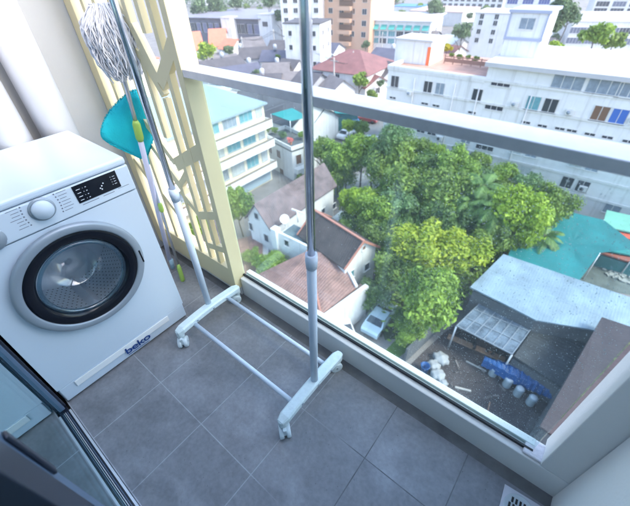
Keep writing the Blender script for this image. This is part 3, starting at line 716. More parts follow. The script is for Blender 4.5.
for px, py in ((392.8, 97.8), (424.8, 103.7), (436, 105.8), (472, 112.6), (525.8, 122.5), (542.3, 126), (559.8, 128.7), (571.8, 130.8), (589.8, 134.3), (607.3, 137.4), (628, 141.5)): fwin(px, py, .95, .26, pane_d)
for px, py in ((568, 82), (604, 87), (636, 92)): fwin(px, py, 2.9, 1.35, pane_m)
for k_, (px, py) in enumerate(((577, 161), (527, 177), (583, 188), (440, 138))):    # laundry and air conditioners under the windows
    p = gy(px, py, FY); o = thing('air_conditioner', ['white outdoor air conditioner box under a third floor window', 'white outdoor air conditioner box low on the facade near the palm', 'white outdoor air conditioner box on the facade above the teal net', 'white outdoor air conditioner box on the left part of the facade'][k_], 'air conditioner', (p.x, FY-.2, p.z), 'air conditioners on the white block')
    MB().box(p.x-.42, p.x+.42, FY-.40, FY-.02, p.z-.3, p.z+.3).build('casing', w_wall2, o, bevel=.02); MB().lathe([(.22, 0), (.22, -.02), (0, -.02)], Matrix.Translation((p.x-.1, FY-.40, p.z)) @ Matrix.Rotation(pi/2, 4, 'Z'), 20).build('fan_grille', pane_d, o)
for k_, x_ in enumerate((FL+4.2, FL+9.8, XS-.4, XS+5.5)):
    MB().tube([(x_, FY-.12, G), (x_, FY-.12, ZP-1.2)], .07, 8).build('downpipe', w_wall2, wb)
for k_, (px, py, lab) in enumerate(((410, 93, 'white air conditioner box left of the paired top windows on the white block'), (515, 104, 'white air conditioner box left of the teal curtained window'), (570, 112, 'white air conditioner box right of the dark window on the top floor'), (634, 121, 'white air conditioner box at the right edge of the white block'))):
    p = gy(px, py, FY); o = thing('air_conditioner', lab, 'air conditioner', (p.x, FY-.2, p.z), 'air conditioners on the white block')
    MB().box(p.x-.38, p.x+.38, FY-.36, FY-.02, p.z-.26, p.z+.26).build('casing', w_wall2, o, bevel=.02); MB().lathe([(.2, 0), (.2, -.02), (0, -.02)], Matrix.Translation((p.x-.1, FY-.36, p.z)) @ Matrix.Rotation(pi/2, 4, 'Z'), 20).build('fan_grille', pane_m, o)
# roof terrace: penthouse, railing, pots
def zroof(px, py, z): return gz(px, py, z)
a_ = gz(393, 62, ZP-.45); c_ = gz(428, 66, ZP-.45)
ztop = gxy(410, 41, (a_+c_)/2)
pt = thing('penthouse', 'white windowless penthouse cube with an orange corner strip on the roof terrace', 'penthouse', ((a_.x+c_.x)/2, a_.y+2, ZP-.45))
MB().box(a_.x, c_.x, a_.y+.3, a_.y+5, ZP-.449, ztop).build('wall', w_wall, pt); MB().box(a_.x-.15, c_.x+.15, a_.y+.1, a_.y+5.15, ztop+.002, ztop+.2).build('roof', roof_flat, pt)
MB().box(c_.x-.45, c_.x+.03, a_.y+.22, a_.y+.298, ZP-.449, ztop-.6).build('corner_strip', mat('orange_paint', (.75, .16, .05), .6), pt)
r0 = gz(432, 69, ZP-.45); r1 = Vector((XS-.3, r0.y, r0.z)); tr_ = thing('terrace_fence', 'low brown terrace fence along the roof garden of the white block', 'fence', r0)
bf = mat('fence_brown', (.30, .17, .13), .7)
b = MB(); b.bar(r0+Vector((0, 4, .9)), r1+Vector((0, 4, .9)), .1, .1); b.bar(r0+Vector((0, 4, .45)), r1+Vector((0, 4, .45)), .06, .5); b.build('panel', bf, tr_)
for k_ in range(7): q = r0.lerp(r1, k_/6)+Vector((0, 4, 0)); MB().box(q.x-.06, q.x+.06, q.y-.06, q.y+.06, q.z, q.z+1.05).build('fence_post', bf, tr_)

# ------------------------------------------------------------ vegetation
def crown_mesh(name, rx, ry, rz, lobes, n, leaf, seed, droop=0.0):
    rd = random.Random(seed); b = MB(); L = []
    for k in range(lobes):
        a = 2*pi*rd.random(); q = sqrt(rd.random())*.80; zz = rd.uniform(-.55, .62)
        s = rd.uniform(.20, .52)*(1-.25*abs(zz)); L.append((Vector((q*cos(a), q*sin(a), zz)), s))
    L.append((Vector((0, 0, .1)), .6))
    W = [s**2 for _, s in L]
    for i in range(n):
        c, s = rd.choices(L, W)[0]
        d = Vector((rd.gauss(0, 1), rd.gauss(0, 1), rd.gauss(.25, 1))).normalized()
        p = c+d*s*(rd.uniform(.55, 1.08) if rd.random() < .82 else rd.uniform(1.0, 1.3))
        p = Vector((p.x*rx, p.y*ry, p.z*rz))
        nrm = (d+Vector((rd.gauss(0, .6), rd.gauss(0, .6), rd.gauss(.3, .6)))).normalized()
        t = nrm.cross(Vector((rd.gauss(0, 1), rd.gauss(0, 1), rd.gauss(0, 1)))).normalized(); o_ = nrm.cross(t)
        l = leaf*rd.choice((.55, .7, .85, 1, 1.2, 1.6)); wv = l*rd.uniform(.38, .6)
        b.quad(p-t*l*.5, p+o_*wv*.5, p+t*l*.5-nrm*l*.12, p-o_*wv*.5)
    me = bpy.data.meshes.new(name); me.from_pydata([tuple(v) for v in b.v], [], b.f); me.update()
    return me
def trunk_mesh(name, h, r, seed, rx):
    rd = random.Random(seed); b = MB()
    b.tube([(0, 0, 0), (rd.uniform(-.1, .1), rd.uniform(-.1, .1), h*.45), (rd.uniform(-.2, .2), rd.uniform(-.2, .2), h)], [r, r*.75, r*.4], 9)
    for k in range(6):
        a = 2*pi*k/6+rd.random(); z = h*rd.uniform(.45, .8); b.tube([(0, 0, z), (cos(a)*rx*.4, sin(a)*rx*.4, z+h*.16), (cos(a)*rx*.75, sin(a)*rx*.75, z+h*.24)], [r*.4, r*.26, r*.1], 6)
    return b.mesh(name)
CRN = [crown_mesh('crown', 1, 1, .85, 18, 8200, .125, 21), crown_mesh('crown', 1, .9, .95, 22, 8200, .12, 22), crown_mesh('crown', .95, 1.05, .8, 16, 8000, .128, 23), crown_mesh('crown', 1, 1, 1.05, 26, 8200, .12, 24)]
TRK = [trunk_mesh('trunk', 1, .05, 31, .9), trunk_mesh('trunk', 1, .045, 32, .9)]
CRS = [crown_mesh('crown', 1, 1, .9, 14, 1700, .27, 41), crown_mesh('crown', 1, 1, .8, 12, 1600, .28, 42)]
bark = mat('bark', (.10, .075, .055), .9, var=.3, vscale=3)
for me in CRN+CRS: me.materials.append(None)
for me in TRK: me.materials.append(bark)
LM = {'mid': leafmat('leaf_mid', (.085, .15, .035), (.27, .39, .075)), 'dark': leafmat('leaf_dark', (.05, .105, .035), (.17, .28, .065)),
      'lime': leafmat('leaf_lime', (.16, .27, .02), (.38, .52, .05)), 'yellow': leafmat('leaf_yellow', (.16, .25, .02), (.46, .53, .05)),
      'blue': leafmat('leaf_bluish', (.08, .15, .065), (.21, .35, .13)), 'fresh': leafmat('leaf_fresh', (.11, .20, .03), (.31, .46, .07)),
      'far': leafmat('leaf_far', (.09, .15, .08), (.19, .28, .13)), 'gold': leafmat('leaf_gold', (.35, .33, .02), (.55, .48, .03))}
tk = [0]
def tree(px, py, rpx, kind, label, z=-17.5, zc=1.0, name='tree', cat='tree', group='trees in the green plot below', small=False, base=G, fat=1.0):
    c = gz(px, py, z); dist = (c-CO).dot(_f); r = rpx/FPX*dist*1.06
    t = thing(name, label, cat, (c.x, c.y, base), group); i = tk[0]; tk[0] += 1
    me = (CRS if small else CRN)[i % (2 if small else 4)]
    cr = bpy.data.objects.new('crown', me); C.objects.link(cr); cr.parent = t; cr.location = (0, 0, z-base); cr.scale = (r*fat, r, r*zc); cr.rotation_euler = (0, 0, i*1.7)
    cr.material_slots[0].link = 'OBJECT'; cr.material_slots[0].material = LM[kind]
    h = z-base+.2*r
    tr = bpy.data.objects.new('trunk', TRK[i % 2]); C.objects.link(tr); tr.parent = t; tr.scale = (r, r, max(h, .3)); tr.rotation_euler = (0, 0, i*.9)
    return t
TREES = [
 (428, 297, 30, 'fresh', 'large bright green leafy tree nearest the glass, left of the sheds', -18.5, 1.15),
 (418, 243, 27, 'yellow', 'yellow green flowering tree in the middle of the plot', -17.5, .75),
 (456, 252, 27, 'yellow', 'yellow green tree touching the corner of the blue shed roof', -18, .85),
 (517, 217, 25, 'lime', 'glowing lime green tree right of the palms', -17.5, 1.1),
 (396, 155, 24, 'mid', 'round mid green tree under the handrail left of the white block', -17, 1.0),
 (455, 168, 21, 'fresh', 'fresh green tree against the lower windows of the white block', -17, 1.0),
 (408, 186, 26, 'mid', 'broad green tree in the centre behind the yellow one', -18, 1.0),
 (448, 197, 25, 'mid', 'broad green tree just left of the palms', -18, 1.0),
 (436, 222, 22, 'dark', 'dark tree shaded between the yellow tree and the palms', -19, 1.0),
 (553, 204, 19, 'mid', 'dark green tree at the edge of the teal net', -18.5, 1.0),
 (530, 186, 15, 'blue', 'small bluish tree behind the lime green one', -18, 1.0),
 (397, 140, 15, 'blue', 'greyish green tree touching the underside of the handrail', -15, 1.0),
 (362, 153, 20, 'fresh', 'fresh green tree beside the parking yard', -18, 1.0),
 (338, 158, 17, 'fresh', 'bushy green tree just right of the rack pole', -18.5, 1.0),
 (322, 150, 15, 'mid', 'green tree half hidden behind the rack pole', -18.5, 1.0),
 (384, 168, 17, 'mid', 'green tree at the right rim of the gravel clearing', -18, 1.0),
 (358, 203, 18, 'lime', 'bright lime tree beside the white wall of the mauve roofed house', -19.5, 1.0),
 (377, 213, 20, 'fresh', 'fresh tree between the gable house and the centre of the plot', -19, 1.0),
 (352, 224, 14, 'dark', 'dark low tree behind the brown gable roof', -21, .9),
 (378, 237, 15, 'mid', 'mid green tree right beside the white gable', -20, 1.0),
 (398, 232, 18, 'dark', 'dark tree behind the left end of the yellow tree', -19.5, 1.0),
 (396, 268, 22, 'mid', 'mid green tree standing above the parked blue car', -19.5, 1.0),
 (402, 205, 19, 'blue', 'bluish tree left of the centre', -18.5, 1.0),
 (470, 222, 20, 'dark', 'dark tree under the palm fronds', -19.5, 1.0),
 (490, 236, 20, 'mid', 'green tree in front of the palms at the shed roof corner', -19.5, 1.0),
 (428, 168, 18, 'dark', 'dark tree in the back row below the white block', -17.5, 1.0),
 (478, 178, 17, 'blue', 'bluish tree in the back row behind the palms', -18, 1.0),
 (374, 292, 15, 'dark', 'dark shrubby tree in the corner by the white gable wall', -21.5, .9),
 (410, 330, 15, 'fresh', 'low fresh green tree over the lawn by the brown yard', -22, .8),
 (404, 318, 11, 'dark', 'dark low tree right of the parked blue car', -22, .8),
 (436, 182, 16, 'fresh', 'pale fresh tree between the back row and the centre', -18, 1.0),
 (330, 181, 12, 'mid', 'small tree behind the mauve roof by the pole', -21, 1.0),
 (504, 196, 14, 'mid', 'green tree among the palms', -19, 1.0),
 (346, 170, 14, 'mid', 'green tree between the pole and the gravel clearing, front row', -20, 1.0),
 (374, 158, 15, 'fresh', 'fresh tree at the far rim of the gravel clearing', -18.5, 1.0),
 (414, 152, 14, 'mid', 'small green tree in the gap left of the white block corner', -18, 1.0),
 (436, 156, 13, 'fresh', 'small fresh tree under the handrail before the white block', -18, 1.0),
 (440, 212, 17, 'fresh', 'fresh tree right above the yellow green one', -19, 1.0),
 (464, 188, 15, 'fresh', 'fresh small tree touching the left palm', -18.5, 1.0),
 (500, 178, 14, 'fresh', 'fresh tree in the back row above the palms', -18.5, 1.0),
 (516, 242, 13, 'fresh', 'low fresh tree between the lime tree and the net', -20.5, 1.0),
 (388, 196, 15, 'fresh', 'fresh tree at the near rim of the gravel clearing', -19.5, 1.0),
 (418, 212, 16, 'mid', 'mid green tree directly behind the yellow green one', -19.5, 1.0),
 (480, 210, 14, 'fresh', 'fresh tree below the smaller palm', -19.5, 1.0),
 (476, 164, 13, 'mid', 'small green tree in the back row right of the fresh one', -18, 1.0),
 (396, 250, 15, 'fresh', 'fresh tree at the left flank of the yellow green one', -20, 1.0),
 (462, 232, 15, 'mid', 'mid green tree filling behind the right yellow green tree', -20, 1.0),
 (538, 214, 15, 'fresh', 'fresh tree between the lime tree and the dark net edge tree', -19, 1.0),
 (366, 225, 12, 'fresh', 'small fresh tree behind the red roof ridge', -21, 1.0),
 (388, 278, 12, 'fresh', 'small fresh tree between the gable and the parked blue car', -21, 1.0),
]
for px, py, r, k_, lab, z, zc in TREES: tree(px, py, r, k_, lab, z, zc)
tree(237, 205, 14, 'fresh', 'tall narrow bright tree beside the lattice and the balcony flats', -19.5, 1.9, group=None)
tree(365, 298, 6, 'mid', 'small shrub in the stone planter near the blue car', -23.0, 1.0, name='shrub', cat='shrub', group=None)
tree(269, 264, 17, 'fresh', 'green creeper sprawling over the low roof by the lattice', -20.9, .5, name='creeper', cat='plant', group=None, base=-21.6)
tree(252, 255, 10, 'mid', 'darker creeper clump beside the yellow post', -21.0, .5, name='creeper', cat='plant', group=None, base=-21.6)
tree(300, 178, 5, 'mid', 'potted shrubs at the front door of the roof garden house', -23, 1.0, name='shrub', cat='shrub', small=True, group=None)
tree(349, 125, 8, 'lime', 'small lime tree by the parked cars under the handrail', -20, 1.0, small=True, group=None)
tree(362, 126, 8, 'mid', 'small green tree in the parking yard under the handrail', -20, 1.0, small=True, group=None)
FAR = [(360, 80, 9, 'fresh', 'green garden tree in front of the red hip roofed house', -19), (205, 50, 9, 'lime', 'yellow green tree by the coral roofs', -19), (229, 50, 6, 'far', 'dark tree right of the coral roofs', -20),
 (463, 30, 9, 'far', 'round grey green tree left of the white tower block', -14), (447, 48, 5, 'gold', 'yellow flowering shrub on the roof terrace', ZP+.5), (436, 50, 4, 'gold', 'smaller yellow flowering shrub beside the penthouse', ZP+.3),
 (598, 34, 14, 'fresh', 'leafy green tree in front of the far ribbon window block', -8), (615, 40, 9, 'mid', 'green tree at the right edge in front of the ribbon window block', -9),
 (556, 47, 7, 'lime', 'bright shrub behind the white roof', -9), (570, 12, 11, 'far', 'dark green tree between the two far white blocks', -6), (552, 26, 10, 'far', 'dark green tree below the gap between the far blocks', -9), (562, 2, 9, 'far', 'dark green tree at the top edge between the far blocks', -5),
 (281, 16, 7, 'far', 'grey green tree behind the white end of the long shed', -14), (216, 4, 9, 'far', 'hazy tree behind the long shed at the top edge', -12), (236, 3, 7, 'far', 'second hazy tree right of the pale posts at the top', -12), (198, 6, 8, 'far', 'hazy tree beside the lattice post at the top', -12),
 (372, 4, 7, 'far', 'small hazy tree right of the peach apartments', -10), (436, 6, 8, 'far', 'hazy tree beside the blue tarpaulin roof', -12), (268, 2, 7, 'far', 'hazy tree at the top edge above the long shed', -10), (366, 44, 4, 'far', 'tiny tree at the corner of the navy roof', -20)]
for px, py, r, k_, lab, z in FAR: tree(px, py, r, k_, lab, z, 1.0, small=True, group='trees among the far buildings', base=min(G, z-2) if z < ZP else ZP-.45)
for k_, x in enumerate((452, 460, 468, 476)):
    tree(x, 58+.14*(x-450)-3, 3, 'mid', ['potted plant first from the yellow shrub on the roof terrace', 'potted plant second from the yellow shrub on the roof terrace', 'potted plant third from the yellow shrub on the roof terrace', 'potted plant nearest the raised white roof on the terrace'][k_], ZP+.2, 1.0, name='potted_plant', cat='plant', small=True, group='pots on the roof terrace', base=ZP-.45)
# palms
def palm_mesh(seed, n=18, L=2.6):
    rd = random.Random(seed); b = MB()
    for k in range(n):
        a = 2*pi*k/n+rd.uniform(-.15, .15); up = rd.uniform(.15, 1.1); pts = []
        l = L*rd.uniform(.8, 1.15)
        for q in range(9):
            t = q/8; pts.append(Vector((cos(a)*l*t*cos(up*.8), sin(a)*l*t*cos(up*.8), l*(sin(up)*t-.75*t*t*(.6+.4*cos(up))))))
        side = Vector((-sin(a), cos(a), 0))
        for q in range(8): b.quad(pts[q]-side*.025, pts[q]+side*.025, pts[q+1]+side*.02, pts[q+1]-side*.02)
        for q in range(26):
            t = (q+2)/28; i = min(int(t*8), 7); p = pts[i].lerp(pts[i+1], t*8-i); d = (pts[i+1]-pts[i]).normalized(); ll = .62*sin(pi*(.15+.8*t))
            for s in (-1, 1):
                e = p+side*s*ll*.8+d*ll*.55+Vector((0, 0, -.28*ll)); wv = d*.05
                b.quad(p-wv, p+wv, e+wv*.3, e-wv*.3)
    me = bpy.data.meshes.new('fronds'); me.from_pydata([tuple(v) for v in b.v], [], b.f); me.update(); return me
PM = [palm_mesh(61), palm_mesh(62)]
pl = leafmat('leaf_palm', (.06, .14, .035), (.20, .33, .09))
for me in PM: me.materials.append(pl)
pt_ = MB().tube([(0, 0, 0), (.15, .05, 3), (.1, .1, 6.4)], [.17, .13, .11], 10).mesh('trunk'); pt_.materials.append(bark)
for k_, (px, py, z, s, lab) in enumerate(((484, 186, -16.6, 1.25, 'feathery palm left of the lime green tree'), (497, 206, -17.1, 1.2, 'feathery palm leaning beside the lime green tree'), (545, 236, -20, .9, 'low palm hanging over the teal net'), (470, 200, -17.4, 1.0, 'smaller feathery palm left of the other palms'))):
    c = gz(px, py, z); t = thing('palm_tree', lab, 'palm', (c.x, c.y, G), 'palms in the green plot')
    f = bpy.data.objects.new('fronds', PM[k_ % 2]); C.objects.link(f); f.parent = t; f.location = (0, 0, z-G); f.scale = (s, s, s); f.rotation_euler = (0, 0, k_*1.1)
    g_ = bpy.data.objects.new('trunk', pt_); C.objects.link(g_); g_.parent = t; g_.scale = (s, s, (z-G+.1)/6.4); g_.location = (-.1*s, -.1*s, 0)
# undergrowth under the trees
b = MB(); rd = random.Random(9); ur = [gz(*p, G) for p in ((385, 340), (432, 335), (470, 292), (505, 255), (560, 225), (535, 195), (470, 185), (400, 165), (385, 215), (378, 250), (372, 300))]
lawn = MB().quad(*[(p.x, p.y, G+.004) for p in ur]).build('soil', mat('soil_green', (.05, .07, .03), .9, var=.4, vscale=.5)); struct(lawn)
cx_ = sum(p.x for p in ur)/len(ur); cy_ = sum(p.y for p in ur)/len(ur)
for i in range(9000):
    a, c = rd.sample(range(len(ur)), 2); t1 = rd.random(); e = ur[a].lerp(ur[c], t1); q = Vector((cx_, cy_, G)).lerp(e, sqrt(rd.random())*1.02)
    q = q+Vector((rd.gauss(0, .3), rd.gauss(0, .3), rd.uniform(.1, 1.6)))
    t = Vector((rd.gauss(0, 1), rd.gauss(0, 1), rd.gauss(0, .6))).normalized()*.26; o_ = t.cross(Vector((rd.gauss(0, .5), rd.gauss(0, .5), 1))).normalized()*.13
    b.quad(q-t, q+o_, q+t, q-o_)
me = bpy.data.meshes.new('undergrowth'); me.from_pydata([tuple(v) for v in b.v], [], b.f); me.materials.append(LM['fresh']); o = bpy.data.objects.new('undergrowth', me); C.objects.link(o)
tag(o, 'dark leafy undergrowth covering the ground below the trees', 'undergrowth', kind='stuff')
lw = [gz(*p, G+.01) for p in ((384, 352), (398, 358), (432, 332), (424, 322), (405, 330))]
struct(MB().quad(*[tuple(p) for p in lw]).build('grass', mat('grass', (.09, .17, .03), .9, var=.3, vscale=3)))
clr = [gz(*p, G+.006) for p in ((340, 195), (372, 200), (388, 186), (372, 172), (350, 176))]
struct(MB().quad(*[tuple(p) for p in clr]).build('gravel', mat('gravel', (.27, .28, .28), .9, var=.3, vscale=2)))

# ------------------------------------------------------------ the three houses below
ap_ = gy(255.6, 203.5, 18.8)
hA = gable_house('mauve_roof_house', 'white house with long mauve tiled gable roof behind the rack pole', (-23.35, 24.1), 10.6, 3.2, pi/2, -18.55, -16.55, w_wall, roof_A, trim=None, over=.3)
for px, py, w, h in ((256.5, 216, .55, .7), (251.2, 226.4, .5, .9), (266.5, 238, .6, .9)): p = gy(px, py, 18.78); add_window(hA, (p.x, 18.78, p.z), 0, w, h, pane_d)
for px, py in ((334, 206), (323, 211)): p = gx(px, py, -21.75); add_window(hA, (-21.75, p.y, p.z), pi/2, .6, .7, pane_d)
aw = gx(340, 219, -21); MB().slab([(-21.74, aw.y-1.3, aw.z+.3), (-20.2, aw.y-1.3, aw.z-.1), (-20.2, aw.y+1.3, aw.z-.1), (-21.74, aw.y+1.3, aw.z+.3)], .06).build('awning', mat('awning_pale', (.45, .52, .55), .5), hA)
bd = Vector((6.64, -1.3, 0)).normalized(); bang = atan2(bd.y, bd.x)
hB = gable_house('brown_roof_house', 'white gable house with dark brown roof and red ridge in the middle below', (-15.1, 21.05), 6.1, 3.9, bang, -18.6, -17.0, w_wall, roof_B, over=.28, trim=tile_trim)
p = gz(364.6, 253.8, -18.2); add_window(hB, Vector((-15.1, 21.05, -18.0))+bd*3.06+Vector((-bd.y, bd.x, 0))*.3, bang+pi/2, .35, .4, pane_b)
add_window(hB, Vector((-15.1, 21.05, -20.3))+bd*3.06+Vector((bd.y, -bd.x, 0))*1.2, bang+pi/2, .7, .8, pane_teal)
add_window(hB, Vector((-15.1, 21.05, -20.6))+bd*3.06+Vector((-bd.y, bd.x, 0))*.9, bang+pi/2, .6, .8, pane_d)
# flat link wing with parapet
D = [gz(277, 229, -18.6), gz(309, 250, -18.6)]
dx0, dx1, dy = D[0].x, D[1].x-.2, (D[0].y+D[1].y)/2
hD = thing('link_wing', 'low white parapet wing with dark gutter between the mauve and brown roofs', 'building', ((dx0+dx1)/2, dy+1, G))
MB().box(dx0, dx1, dy, dy+2.6, G, -19.3).build('wall', w_wall, hD); MB().box(dx0, dx1, dy-.02, dy+.2, -19.299, -18.6).build('parapet', w_wall, hD)
MB().box(dx0+.2, dx1, dy+.201, dy+2.5, -19.299, -19.2).build('roof', mat('roof_gutter_teal', (.12, .17, .18), .6, var=.3, vscale=1), hD)
MB().box(dx0-.25, dx0+.45, dy-.35, dy+.35, G, -18.25).build('chimney_stack', w_wall, hD)
p = gy(287, 243, dy); add_window(hD, (p.x, dy-.02, p.z), 0, .55, .7, pane_d)
# terracotta roof
cN, cNE, cE, cS1, cS2, cSW, cNW = gz(307, 251, -18.9), gz(330, 253, -18.9), gz(347.5, 271, -19.7), gz(356, 287.5, -20.2), gz(321, 314.5, -20.2), gz(268, 305, -20.3), gz(258.5, 274, -20.3)
hC = thing('terracotta_house', 'low house with pink terracotta tiled roof close below the railing', 'house', (cS2.x-3, cS2.y+2, G))
r = MB(); r.slab([cN, cS2, cS1, cE, cNE], .12); r.slab([cN, cSW, cS2], .12); r.slab([cN, cNW, cSW], .12); rf = r.build('roof', roof_C, hC)
q = MB(); q.bar(cN+Vector((0, 0, .04)), cS2+Vector((0, 0, .04)), .16, .10); q.build('ridge_tile', tile_trim, rf)
fw = MB()
for a, c in ((cNE, cE), (cE, cS1)): fw.bar(a+Vector((.06, 0, .1)), c+Vector((.06, 0, .1)), .22, .3)
fw.build('flashing', w_wall, rf)
ins = [(cN.x, cN.y), (cNW.x+.3, cNW.y), (cSW.x+.3, cSW.y+.3), (cS2.x-.3, cS2.y+.3), (cS1.x-.3, cS1.y), (cE.x-.3, cE.y)]
MB().prism(ins, G, -20.55).build('wall', w_wall, hC)
ga, gb = gz(366, 287, -20.4), gz(318, 322, -20.4)
MB().bar(ga.lerp(gb, -.02), gb, .42, .35).build('eave_gutter', w_wall, hC); gd = (gb-ga).normalized()
MB().bar(ga+Vector((-.42, 0, -.02)), gb+Vector((-.42, 0, -.02)), .38, .1).build('valley', mat('valley_brown', (.12, .09, .08), .8, var=.3, vscale=2), hC)
MB().bar(ga+Vector((.1, 0, -1.95)), gb+Vector((.1, 0, -1.95)), .25, 3.5).build('side_wall', w_wall, hC)
# antenna and dish
dp = gz(284.5, 219, -17.9); t = thing('satellite_dish', 'round white satellite dish on the mauve tiled roof', 'satellite dish', (dp.x, dp.y, dp.z-.4))
Md = Matrix.Translation(dp) @ Matrix.Rotation(-.7, 4, 'Z') @ Matrix.Rotation(-.6, 4, 'Y')
MB().lathe([(0, 0), (.25, .03), (.45, .12), (.46, .12), (.26, .0), (0, -.03)], Md, 32).build('reflector', w_wall, t); MB().tube([dp-Vector((0, 0, .9)), dp], .04, 8).build('mast', steel, t); MB().tube([dp, dp+Md.to_3x3() @ Vector((.5, 0, 0))], .02, 6).build('feed_arm', steel, t)
an = gz(298, 222, -18.3); t = thing('roof_antenna', 'white cross shaped roof antenna right of the satellite dish', 'antenna', an)
MB().tube([an, an+Vector((0, 0, 1.25))], .07, 8).build('mast', w_wall, t); MB().bar(an+Vector((-.7, 0, 1.25)), an+Vector((.6, .3, 1.05)), .13, .13).build('crossarm', w_wall, t)
# small red roof and terrace by the lattice
rp = [gz(*p, -21.7) for p in ((236, 240), (263, 232), (262, 262), (262, 300), (238, 290))]
t = thing('lean_to', 'small reddish lean-to roof under the creeper beside the lattice', 'roof', (rp[0].x, rp[0].y, G)); MB().slab(rp, .15).build('roof', roof_C, t); MB().prism([(p.x*.97, p.y*1.01) for p in rp], G, -21.9).build('wall', w_wall2, t)

# ------------------------------------------------------------ balcony flats at left
bf_ = thing('balcony_flats', 'cream three storey flats with white balcony bands and pale blue roof', 'building', (-42, 24, G))
AX = -36.0; ay0, ay1 = 14.0, 32.9; zr = gx(259.5, 104, AX).z
MB().prism([(AX-14, ay0), (AX, ay0), (AX, ay1), (AX-14, ay1)], G, zr-.05).build('wall', y_wall, bf_)
MB().slab([(AX+.4, ay0, zr), (AX+.4, ay1+.4, zr), (AX-14.4, ay1+.4, zr+.5), (AX-14.4, ay0, zr+.5)], .22).build('roof', ribbed('roof_pale_blue', (.26, .34, .38), 'Y', .3, .5, var=.06), bf_)
bands = [gx(264, 126, AX+1.3).z, gx(266, 146, AX+1.3).z, gx(269, 168, AX+1.3).z]
for zb_ in bands:
    MB().box(AX+.001, AX+1.3, ay0, ay1+.1, zb_-.55, zb_-.40).build('balcony_slab', w_wall, bf_)
    MB().box(AX+1.16, AX+1.3, ay0, ay1+.1, zb_-.399, zb_+.45).build('balcony_parapet', w_wall, bf_); MB().box(AX+.001, AX+1.159, ay1-.04, ay1+.1, zb_-.399, zb_+.45).build('balcony_parapet', w_wall, bf_)
    MB().box(AX+1.14, AX+1.31, ay0, ay1+.12, zb_+.452, zb_+.62).build('balcony_rail', mat('rail_dark_brown', (.20, .17, .14), .6), bf_)  # dark brown rail along the top of each parapet
for zz in (bands[0]+1.45, bands[1]+1.35, bands[2]+1.35):
    for y_, w_ in ((31.9, 1.0), (29.6, 2.1), (26.9, 2.1), (24.0, 2.3), (20.8, 2.3), (17, 2.3)):
        add_window(bf_, (AX, y_, zz), pi/2, w_, 1.15 if zz > bands[0] else 1.5, random.choice([pane_teal, pane_curt, pane_m]), grey_wall)
MB().box(AX+.002, AX+.2, 25, 32.5, G+.3, bands[2]-.9).build('lower_wall', mat('lower_wall_shade', (.32, .42, .50), .5), bf_)  # white lower wall, its shadow put into a grey-blue colour

# roof garden house with teal canopy
eP = gz(294, 181, G); zt_ = gxy(291.5, 149, eP); eL = gz(262, 134, zt_); eR = gz(316, 141, zt_)
poly = [(eL.x, eL.y), (eP.x, eP.y), (eR.x, eR.y), (eL.x+eR.x-eP.x, eL.y+eR.y-eP.y)]
hE = box_house('roof_garden_house', 'white corner house with a planted roof terrace under a teal canopy', 'house', poly, zt_-.5, w_wall, mat('terrace_dark', (.10, .11, .11), .8, var=.3, vscale=1), over=.02, parapet=.55)
for px, py, side in ((277, 148, 0), (280, 165, 0), (269, 143, 0)):
    d = (eP-eL); t_ = {277: .55, 280: .6, 269: .25}[px]; q = Vector((eL.x, eL.y, 0)).lerp(Vector((eP.x, eP.y, 0)), t_); add_window(hE, (q.x, q.y, zt_-1.9 if py < 155 else zt_-4.8), atan2(d.y, d.x), .95, 1.2, pane_b)
for t_, zz in ((.25, zt_-1.9), (.7, zt_-1.9), (.35, zt_-4.9), (.75, zt_-4.9)):
    d = eR-eP; q = Vector((eP.x, eP.y, 0)).lerp(Vector((eR.x, eR.y, 0)), t_); add_window(hE, (q.x, q.y, zz), atan2(d.y, d.x), .9, 1.4, pane_b)
d = (eR-eP); d.z = 0; d.normalize(); nn = Vector((d.y, -d.x, 0)); q = Vector((eP.x, eP.y, 0))
MB().prism([tuple((q+d*.2)[:2]), tuple((q+d*.2+nn*1.0)[:2]), tuple((q+d*2.6+nn*1.0)[:2]), tuple((q+d*2.6)[:2])], zt_-3.9, zt_-3.0).build('balcony', w_wall, hE)
ck = thing('canopy', 'teal sheet canopy raised on thin posts over the roof terrace', 'canopy', (eP.x, eP.y, zt_))
cp_ = [gz(271, 114, zt_+2.2), gz(290, 121, zt_+2.0), gz(309, 117, zt_+2.2), gz(292, 108, zt_+2.6)]
MB().slab(cp_, .06).build('sheet', tealc, ck)
for p in cp_[:3]: MB().tube([(p.x, p.y, zt_-.2), (p.x, p.y, p.z)], .05, 8).build('canopy_post', steel, ck)
for k_, (px, py) in enumerate(((275, 130), (283, 134), (301, 135), (268, 128))):
    tree(px, py, 4, ['mid', 'dark', 'fresh', 'mid'][k_], ['dark potted shrub under the canopy middle of the roof terrace', 'potted shrub near the corner of the roof terrace', 'fresh potted shrub right of the corner on the roof terrace', 'potted shrub at the left end of the roof terrace'][k_], zt_+.5, 1, name='potted_plant', cat='plant', small=True, group='plants on the canopy terrace', base=zt_-.2)
um = gz(291, 143, zt_+.3); t = thing('flower_pot', 'coral pink flower bush on the terrace corner under the canopy', 'flowers', (um.x, um.y, zt_+.05))
MB().lathe([(.12, 0), (.2, .4), (.0, .4)], Matrix.Translation((um.x, um.y, zt_+.05)) @ Matrix.Rotation(-pi/2, 4, 'Y'), 14).build('pot', mat('pot_clay', (.4, .18, .1), .7), t)
fm = crown_mesh('blooms', .5, .5, .4, 6, 300, .2, 5); fm.materials.append(mat('bloom_coral', (.75, .25, .22), .6)); o = bpy.data.objects.new('blooms', fm); C.objects.link(o); o.parent = t; o.location = (0, 0, .75)

